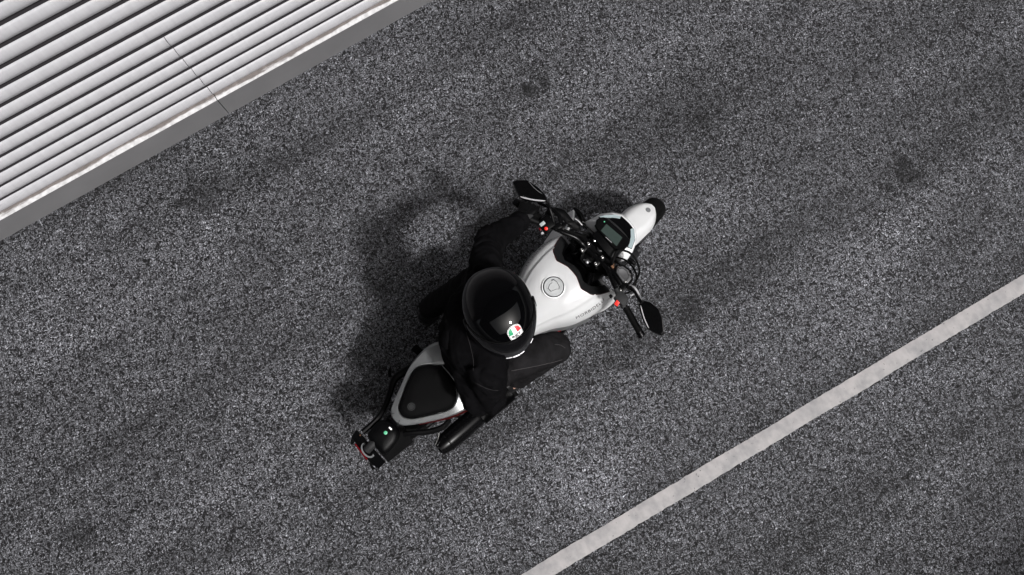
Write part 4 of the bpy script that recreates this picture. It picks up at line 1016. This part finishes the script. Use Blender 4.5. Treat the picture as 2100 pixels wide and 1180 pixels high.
# joints (bike local frame)
pel = Vector((-0.475, 0.0, 0.88)); chest = Vector((-0.435, 0.025, 1.24)); neck = Vector((-0.375, 0.0, 1.42))
shL, shR = Vector((-0.270, 0.165, 1.340)), Vector((-0.490, -0.135, 1.345))
elL, wrL = Vector((-0.126, 0.324, 1.165)), Vector((0.062, 0.322, 1.085))
elR, wrR = Vector((-0.560, -0.224, 1.10)), Vector((-0.520, -0.185, 0.955))
hipL, hipR = Vector((-0.45, 0.10, 0.86)), Vector((-0.45, -0.105, 0.86))
knL, anL = Vector((-0.215, 0.330, 0.57)), Vector((-0.505, 0.435, 0.14))
knR, anR = Vector((-0.160, -0.212, 0.750)), Vector((-0.425, -0.195, 0.40))

# continuous body (slimmer than the clothes)
HC = Vector((-0.322, -0.008, 1.555))        # helmet / head centre
FW = R(-71.0)-HEAD                          # gaze direction: world angle minus heading
fdir = Vector((math.cos(FW), math.sin(FW), 0)); pitch = R(-1)
fwd = (fdir*math.cos(pitch)+Vector((0, 0, 1))*math.sin(pitch)).normalized()
lft = Vector((0, 0, 1)).cross(fdir).normalized(); upv = fwd.cross(lft)*1.0
upv = lft.cross(fwd)*-1 if (lft.cross(fwd)).z < 0 else lft.cross(fwd)
def HD(a, b_, c): return HC+fwd*a+lft*b_+upv*c
bm = bmesh.new()
capsule(bm, pel, chest, 0.125, 0.135); capsule(bm, chest, neck, 0.12, 0.06); capsule(bm, neck, HD(-0.02, 0, -0.05), 0.058, 0.06)
ellipsoid(bm, HD(0, 0, 0.01), (0.085, 0.085, 0.105)); capsule(bm, HD(0.03, 0, -0.06), HD(0.065, 0, -0.075), 0.05, 0.03)
capsule(bm, HD(0.085, 0, 0.005), HD(0.103, 0, -0.025), 0.008, 0.013)
for s in (1, -1):
    ellipsoid(bm, HD(-0.005, s*0.085, -0.01), (0.018, 0.018, 0.028)); ellipsoid(bm, HD(0.078, s*0.03, 0.012), (0.012, 0.012, 0.012))
ellipsoid(bm, HD(0.088, 0, -0.055), (0.018, 0.018, 0.007))
for a, b_ in ((shL, shR),): capsule(bm, a, b_, 0.06, 0.06)
for sh, el, wr in ((shL, elL, wrL), (shR, elR, wrR)): capsule(bm, sh, el, 0.05, 0.042); capsule(bm, el, wr, 0.042, 0.028)
for hp, kn, an in ((hipL, knL, anL), (hipR, knR, anR)): capsule(bm, hp, kn, 0.08, 0.055); capsule(bm, kn, an, 0.053, 0.036)
capsule(bm, anL, anL+Vector((0.03, 0.01, -0.09)), 0.036, 0.032); capsule(bm, anR, anR+Vector((0.02, 0, -0.05)), 0.036, 0.032)
capsule(bm, anL+Vector((-0.03, 0, -0.09)), anL+Vector((0.13, 0.03, -0.10)), 0.032, 0.026); capsule(bm, anR+Vector((-0.02, 0, -0.03)), anR+Vector((0.13, 0.0, -0.05)), 0.032, 0.026)

# hands: finger chains shared by the body and (thicker) by the gloves
ga, gb = ST((0.166, 0.300, 1.0485)), ST((0.153, 0.398, 1.0300))
gax = (gb-ga).normalized(); gf = Vector((0, 0, 1)).cross(gax).normalized()
if gf.x < 0: gf = -gf
gu = gax.cross(gf); gu = gu if gu.z > 0 else -gu
def hand_left(grow):
    ch = []
    kn_ = []
    for i, (s, ln, r) in enumerate(((0.020, 1.0, 0.0095), (0.044, 1.05, 0.0100), (0.068, 1.0, 0.0095), (0.090, 0.86, 0.0085))):
        c = ga+gax*s; q = 0.0175+r+grow*0.3
        k0 = c+gu*(q*1.05)+gf*0.004
        k1 = c+gf*q*0.98*ln+gu*q*0.55; k2 = c+gf*q*0.75-gu*q*0.75; k3 = c-gu*q*0.98-gf*q*0.15*ln
        ch.append(([k0, k1, k2, k3], [r+grow*1.25, r+grow, r*0.95+grow, r*0.85+grow])); kn_.append(k0)
    # thumb: leaves the side of the palm near its base, closes under the grip inboard
    base = wrL.lerp(kn_[0], 0.45)-gax*0.008-Vector((0, 0, 0.008))
    ch.append(([base, ga-gax*0.020-gf*0.020+gu*0.004, ga-gax*0.018-gf*0.008-gu*0.023, ga-gax*0.004+gf*0.012-gu*0.028], [0.015+grow, 0.0115+grow, 0.0105+grow, 0.0092+grow]))
    return ch, kn_
def add_hand(bm, wr, ch, kn_, grow, palm=0.014):
    for pts, rs in ch:
        for a, b_, ra, rb in zip(pts, pts[1:], rs, rs[1:]): capsule(bm, a, b_, ra, rb, 12)
    for k in kn_: capsule(bm, wr+(k-wr)*0.12, k, palm+0.010+grow, 0.0115+grow, 12)
    for a, b_ in zip(kn_, kn_[1:]): capsule(bm, a, b_, 0.010+grow, 0.010+grow, 12)
# right hand rests flat on the thigh
hr_base = Vector((-0.515, -0.175, 0.925)); hdir = Vector((0.35, -0.22, -0.90)).normalized(); hside = Vector((0.56, 0.83, 0)).normalized()
def hand_right(grow):
    ch = []; kn_ = []
    for i, (yo, ln, r) in enumerate(((0.033, 0.072, 0.0092), (0.011, 0.080, 0.0095), (-0.011, 0.074, 0.0092), (-0.032, 0.058, 0.0080))):
        k0 = hr_base+hdir*0.072+hside*yo+Vector((0, 0, 0.006-abs(yo)*0.15)); out_ = (hdir+hside*yo*2.2).normalized()
        k1 = k0+out_*ln*0.45+Vector((0, 0, 0.002)); k2 = k0+out_*ln*0.75-Vector((0, 0, 0.009)); k3 = k0+out_*ln*0.95-Vector((0, 0, 0.022))
        ch.append(([k0, k1, k2, k3], [r+grow*1.2, r+grow, r*.93+grow, r*.85+grow])); kn_.append(k0)
    b0 = hr_base+hdir*0.012+hside*0.028
    ch.append(([b0, b0+hdir*0.03+hside*0.032-Vector((0, 0, 0.006)), b0+hdir*0.062+hside*0.045-Vector((0, 0, 0.018))], [0.014+grow, 0.0115+grow, 0.009+grow]))
    return ch, kn_
cl, kl = hand_left(0.0022); add_hand(bm, wrL, [(p_, [0.7*q-0.002 for q in r_]) for p_, r_ in cl], kl, -0.004); crr, kr = hand_right(-0.002); add_hand(bm, wrR, crr, kr, -0.004)
body = link_mesh('body', remeshed(bm, 0.006, 3), 'skin', rider)
# hair cap under the helmet
bm = bmesh.new(); ellipsoid(bm, HD(-0.012, 0, 0.025), (0.092, 0.09, 0.10)); hm_ = remeshed(bm, 0.01, 3)
link_mesh('hair', hm_, 'hair', rider)

# gloves
bm = bmesh.new(); cl, kl = hand_left(0.0022); add_hand(bm, wrL, cl, kl, 0.002); capsule(bm, wrL-(wrL-elL).normalized()*0.035, wrL.lerp(kl[1], 0.3), 0.036, 0.031)
gl = link_mesh('glove', remeshed(bm, 0.0035, 3), 'glove', rider)
for k in kl:
    pass
bm = bmesh.new(); mid = wrL.lerp((kl[0]+kl[1])/2, 0.45); 
kp = [mid+Vector((x, y, 0.0)) for x, y in ((-0.028, -0.010), (-0.005, -0.022), (0.028, -0.020), (0.012, -0.006), (-0.012, 0.0))]
gb_bvh = BVHTree.FromPolygons([v.co for v in gl.data.vertices], [p.vertices for p in gl.data.polygons])
def drop(bvh, x, y, z=3.0, off=0.0015):
    h = bvh.ray_cast(Vector((x, y, z)), Vector((0, 0, -1)))
    return (h[0]+h[1]*off) if h[0] is not None else None
pts = [drop(gb_bvh, p.x, p.y) for p in kp]
if all(p is not None for p in pts):
    dome(bm, catmull(pts, 3, True), sum(pts, Vector())/5+Vector((0, 0, 0.001)), [(1.0, -0.002), (1.0, 0.001), (0.8, 0.0025), (0.3, 0.003)]); finish('glove_panel', bm, M['glove_panel'], gl)
bm = bmesh.new(); crr, kr = hand_right(0.0022); add_hand(bm, wrR, crr, kr, 0.002); capsule(bm, wrR+(elR-wrR).normalized()*0.03, hr_base+hdir*0.01, 0.034, 0.030)
link_mesh('glove', remeshed(bm, 0.0035, 3), 'glove', rider)

# jacket
bm = bmesh.new()
capsule(bm, pel+Vector((-0.005, 0, 0.055)), chest, 0.150, 0.158, 28)
ellipsoid(bm, (-0.470, 0.0, 0.97), (0.145, 0.175, 0.12)); ellipsoid(bm, chest+Vector((0.0, 0, 0.0)), (0.135, 0.19, 0.17), (0, 0, R(-28)))
capsule(bm, chest.lerp(shL, 0.35), chest.lerp(shR, 0.35), 0.145, 0.140, 24)
capsule(bm, shL, shR, 0.078, 0.082, 24); capsule(bm, chest+Vector((0.02, 0, 0.06)), neck+Vector((0, 0, 0.02)), 0.125, 0.078, 24)
capsule(bm, shL, elL, 0.077, 0.068); capsule(bm, elL, wrL-(wrL-elL).normalized()*0.012, 0.070, 0.047)
capsule(bm, shR, elR, 0.080, 0.068); capsule(bm, elR, wrR-(wrR-elR).normalized()*0.008, 0.068, 0.048)
capsule(bm, (-0.505, -0.04, 1.14), (-0.592, -0.190, 1.11), 0.115, 0.078)
jm = remeshed(bm, 0.0075, 10)
wrinkle(jm, [(shL, elL, 1.0), (elL, wrL, 0.9), (shR, elR, 1.1), (elR, wrR, 1.0), (pel, chest, 0.8), (shL, shR, 0.6)], 0.013, 24)
jacket = link_mesh('jacket', jm, 'jacket', rider)
jb = BVHTree.FromPolygons([v.co for v in jm.vertices], [p.vertices for p in jm.polygons])
# collar
bm = bmesh.new(); lathe(bm, [(-0.02, 0.092), (0.02, 0.083), (0.035, 0.080), (0.034, 0.074), (0.0, 0.070)], neck+Vector((0.0, 0, 0.01)), (0.15, 0, 1), 28, cap=False); finish('collar', bm, M['jacket'], jacket)
def surf_line(nm, bvh, pts, r, m, parent, off=0.0005, n=8):
    C = catmull([(x, y, 0) for x, y in pts], n); out_ = []
    for p in C:
        h = drop(bvh, p.x, p.y, off=off)
        if h is not None: out_.append(h)
    if len(out_) > 3:
        bm = bmesh.new(); tube(bm, out_, r, 6, 0); return finish(nm, bm, M[m], parent)
surf_line('seam', jb, [(-0.470, 0.03), (-0.490, -0.02), (-0.515, -0.07), (-0.545, -0.11)], 0.0010, 'seam', jacket)
surf_line('seam', jb, [(-0.57, -0.15), (-0.545, -0.20), (-0.515, -0.23)], 0.0009, 'seam', jacket)
for wr, el, r_ in ((wrL, elL, 0.047), (wrR, elR, 0.049)):
    ax = (wr-el).normalized(); c = wr-ax*0.012
    bm = bmesh.new(); lathe(bm, [(0, r_*0.9), (0.002, r_), (0.018, r_*0.98), (0.024, r_*0.90), (0.02, r_*0.8)], c, ax, 24, cap=False); finish('cuff', bm, M['jacket'], jacket)

# trousers
bm = bmesh.new()
capsule(bm, hipL, hipR, 0.115, 0.115, 24); ellipsoid(bm, (-0.475, 0, 0.87), (0.135, 0.17, 0.10))
capsule(bm, hipL, knL, 0.098, 0.074, 24); capsule(bm, knL, anL+Vector((0.01, 0, 0.05)), 0.074, 0.062, 24)
capsule(bm, hipR, knR, 0.100, 0.085, 24); capsule(bm, knR+Vector((0.0, 0, -0.01)), anR+Vector((0.052, -0.004, 0.062)), 0.076, 0.058, 24)
tmh = remeshed(bm, 0.0075, 8)
wrinkle(tmh, [(hipL, knL, 0.8), (knL, anL, 1.1), (hipR, knR, 0.55), (knR, anR, 1.1), (hipL, hipR, 0.6)], 0.008, 24)
trous = link_mesh('trousers', tmh, 'denim', rider)
tb = BVHTree.FromPolygons([v.co for v in tmh.vertices], [p.vertices for p in tmh.polygons])
surf_line('seam', tb, [(-0.40, -0.178), (-0.33, -0.212), (-0.25, -0.250), (-0.17, -0.283)], 0.0012, 'denim_seam', trous, n=10)
surf_line('seam', tb, [(-0.155, -0.205), (-0.135, -0.225), (-0.125, -0.25)], 0.0010, 'denim_seam', trous, n=8)

# shoes
def shoe(heel, toe, w_, hgt=0.065):
    heel, toe = Vector(heel), Vector(toe); d = (toe-heel); L_ = d.length; d.normalize(); sd_ = d.cross(Vector((0, 0, 1))).normalized(); u_ = sd_.cross(d)
    rws = []; sol = []
    prof = [(0, 0.55, 0.9), (0.04, 0.80, 1.35), (0.15, 0.88, 1.7), (0.30, 0.86, 1.55), (0.45, 0.88, 1.15), (0.6, 0.98, 0.90), (0.75, 1.0, 0.75), (0.88, 0.86, 0.62), (0.96, 0.6, 0.5), (1.0, 0.3, 0.35)]
    P2 = catmull([(a, b_, c) for a, b_, c in prof], 3)
    for p in P2:
        c = heel+d*L_*p.x; hw = w_/2*max(0.1, p.y); hh = hgt*max(0.2, p.z)
        rws.append([c+sd_*hw*math.cos(a)+u_*(hh*max(0, math.sin(a))**0.8 if math.sin(a) > 0 else -0.004) for a in [2*math.pi*k/20 for k in range(20)]])
        sol.append([c+sd_*hw*1.05*x+u_*z for x, z in ((-1, 0.006), (1, 0.006), (1, -0.016), (-1, -0.016))])
    bm = bmesh.new(); ring_bridge(bm, rws); s1 = finish('shoe', bm, M['shoe'], rider, 50)
    bm = bmesh.new(); ring_bridge(bm, sol); finish('sole', bm, M['sole'], s1, 40)
    bm = bmesh.new()
    for k in range(4):
        c = heel+d*L_*(0.42+0.07*k)+u_*hgt*(1.22-0.12*k); tube(bm, [c-sd_*0.018, c+u_*0.004, c+sd_*0.018], 0.0022, 6, 3)
    finish('laces', bm, M['glove_panel'], s1)
shoe((-0.580, 0.425, 0.018), (-0.310, 0.470, 0.018), 0.104)
shoe((-0.500, -0.190, 0.365), (-0.235, -0.205, 0.345), 0.098)

# ---- helmet
def hsurf(az, el, grow=0.0):
    """az 0 = forward, + = left; el from -90..90"""
    a, e = R(az), R(el)
    ca, sa, ce, se = math.cos(a), math.sin(a), math.cos(e), math.sin(e)
    df = ce*ca; dl = ce*sa; du = se
    rf = 0.172 if df > 0 else 0.182
    ru = 0.146 if du > 0 else 0.152
    rl = 0.141
    p = 2.25
    q = (abs(df/rf)**p+abs(dl/rl)**p+abs(du/ru)**p)**(-1/p)
    if df > 0.2: dl *= 1-0.16*(df-0.2)
    # chin bar pushes forward
    if df > 0 and el < 5: q *= 1+0.10*min(1, (5-el)/35)*max(0, df)**3
    q += grow
    return HD(df*q, dl*q, du*q)
def shell(nm, az0, az1, el0, el1, grow0, grow1, m, parent, na=60, ne=30, fe0=None, fe1=None):
    bm = bmesh.new(); O_, I_ = [], []
    for i in range(ne+1):
        ro, ri = [], []
        for k in range(na+(0 if az1-az0 >= 359 else 1)):
            az = az0+(az1-az0)*k/na
            e0 = fe0(az) if fe0 else el0; e1 = fe1(az) if fe1 else el1
            el = e0+(e1-e0)*i/ne
            ro.append(hsurf(az, el, grow1)); ri.append(hsurf(az, el, grow0))
        O_.append(ro); I_.append(ri)
    cl_ = az1-az0 >= 359
    vo = ring_bridge(bm, O_, cl_, False); vi = ring_bridge(bm, I_, cl_, False)
    def strip(a, b_, loop):
        n = len(a)
        for i in range(n if loop else n-1):
            j = (i+1) % n
            try: bm.faces.new((a[i], a[j], b_[j], b_[i]))
            except ValueError: pass
    strip(vo[0], vi[0], cl_); strip(vo[-1], vi[-1], cl_)
    if not cl_:
        strip([r[0] for r in vo], [r[0] for r in vi], False); strip([r[-1] for r in vo], [r[-1] for r in vi], False)
    bmesh.ops.remove_doubles(bm, verts=bm.verts[:], dist=0.0004)
    return finish(nm, bm, M[m], parent, 40)
helmet = shell('helmet', -180, 180, -52, 90, -0.014, 0.0, 'helmet', rider, 96, 44)
# visor: hinged shield, top edge arcs over the brow
topedge = lambda az: 37-18*(abs(az)/84)**2.0
botedge = lambda az: -16+16*(abs(az)/84)**3
visor = shell('visor', -84, 84, 0, 0, 0.0005, 0.0045, 'visor', helmet, 56, 14, botedge, topedge)
# rubber edge trim at the brow
bm = bmesh.new(); tube(bm, [hsurf(az, topedge(az)+0.9, 0.0015) for az in range(-86, 87, 4)], 0.0022, 6, 0); finish('visor_seal', bm, M['rubber'], helmet)
bm = bmesh.new(); tube(bm, [hsurf(az, botedge(az)-0.9, 0.0015) for az in range(-80, 81, 4)], 0.0020, 6, 0); finish('visor_seal', bm, M['rubber'], helmet)
for s in (1, -1):
    c = hsurf(s*88, 4, 0.001); n_ = (c-HC).normalized()
    bm = bmesh.new(); lathe(bm, [(-0.003, 0.024), (0.004, 0.023), (0.006, 0.018), (0.0065, 0)], c, n_, 28); pv = finish('visor_pivot', bm, M['plastic'], helmet)
# chin vent with bright trims
for az0, az1, el, r_, m_ in ((-12, -3, -17, 0.0022, 'stripe'), (-2, 8, -17, 0.0038, 'stripe'), (9, 16, -17, 0.0018, 'stripe'), (30, 37, -17, 0.0018, 'stripe')):
    bm = bmesh.new(); tube(bm, [hsurf(az0+(az1-az0)*k/5, el, 0.007) for k in range(6)], r_, 8, 0); finish('chin_vent', bm, M[m_], helmet)
bm = bmesh.new(); tube(bm, [hsurf(-12+k*5, -30, 0.0) for k in range(6)], 0.006, 8, 0); finish('chin_vent', bm, M['plastic'], helmet)
# shell ridges
for s in (1, -1):
    bm = bmesh.new(); tube(bm, [hsurf(s*(24+k*6), 44-k*3.0, -0.0006) for k in range(9)], [0.0006]+[0.0018]*7+[0.0006], 6, 0); finish('shell_ridge', bm, M['helmet'], helmet)
    bm = bmesh.new(); tube(bm, [hsurf(s*(26+k*6), 38-k*2.4, -0.0006) for k in range(8)], [0.0006]+[0.0015]*6+[0.0006], 6, 0); finish('shell_ridge', bm, M['helmet'], helmet)
# neck roll
bm = bmesh.new(); tube(bm, [hsurf(-180+k*10, -53, -0.008) for k in range(37)], 0.010, 10, 0); finish('neck_roll', bm, M['rubber'], helmet)
# forehead badge, laid on the shell: (u to viewer's right, v up)
BAZ, BEL = 15.0, 47.5
c0 = hsurf(BAZ, BEL); cu_ = (hsurf(BAZ+2, BEL)-hsurf(BAZ-2, BEL)).normalized(); cv_ = (hsurf(BAZ, BEL+2)-hsurf(BAZ, BEL-2)).normalized()
brot = R(0.0)
mu_ = (hsurf(BAZ+1, BEL)-hsurf(BAZ-1, BEL)).length/2; mv_ = (hsurf(BAZ, BEL+1)-hsurf(BAZ, BEL-1)).length/2
def badge(u, v, g): 
    u2 = u*math.cos(brot)-v*math.sin(brot); v2 = u*math.sin(brot)+v*math.cos(brot)
    return hsurf(BAZ+u2/mu_, BEL+v2/mv_, g)
def badge_shape(pts, g, m, nm='badge'):
    bm = bmesh.new(); b2 = [bm.verts.new((x, y, 0)) for x, y in pts]; bm.faces.new(b2)
    bmesh.ops.triangulate(bm, faces=bm.faces[:]); bmesh.ops.subdivide_edges(bm, edges=bm.edges[:], cuts=3, use_grid_fill=True)
    bmesh.ops.triangulate(bm, faces=bm.faces[:])
    for v in bm.verts: v.co = badge(v.co.x, v.co.y, g)
    return finish(nm, bm, M[m], helmet, 0)
def shield(sc):
    W, H0, Hm = 0.031*sc, -0.026*sc, 0.006*sc
    pts = [(-0.024*sc, H0), (0.024*sc, H0), (W, Hm)]
    pts += [(W*math.cos(a), Hm+0.022*sc*math.sin(a)) for a in [math.pi*k/16 for k in range(1, 16)]]
    pts += [(-W, Hm)]
    return pts
badge_shape(shield(1.0), 0.0008, 'white_ink'); badge_shape(shield(0.955), 0.0012, 'ink'); badge_shape(shield(0.89), 0.0016, 'white_ink')
def band(x0, x1, sc=0.84):
    W, Hm = 0.031*sc, 0.006*sc; lo = -0.006
    n = 8; pts = [(x0, lo), (x1, lo)]
    for k in range(n+1):
        x = x1+(x0-x1)*k/n; q = max(0, 1-(x/W)**2); pts.append((x, Hm+0.022*sc*math.sqrt(q)))
    return pts
badge_shape(band(-0.0255, -0.0085), 0.0020, 'green_ink'); badge_shape(band(0.0085, 0.0255), 0.0020, 'red_ink')
am = text_mesh('agv', 1.0, 0.03, 1.02)
axs = [v.co.x for v in am.vertices]; a0, a1 = min(axs), max(axs)
place_text('badge_lettering', am, lambda u, v: badge(-0.0195+0.039*(u-a0)/(a1-a0), -0.0185+v*0.0200, 0.0021), 'ink', helmet)
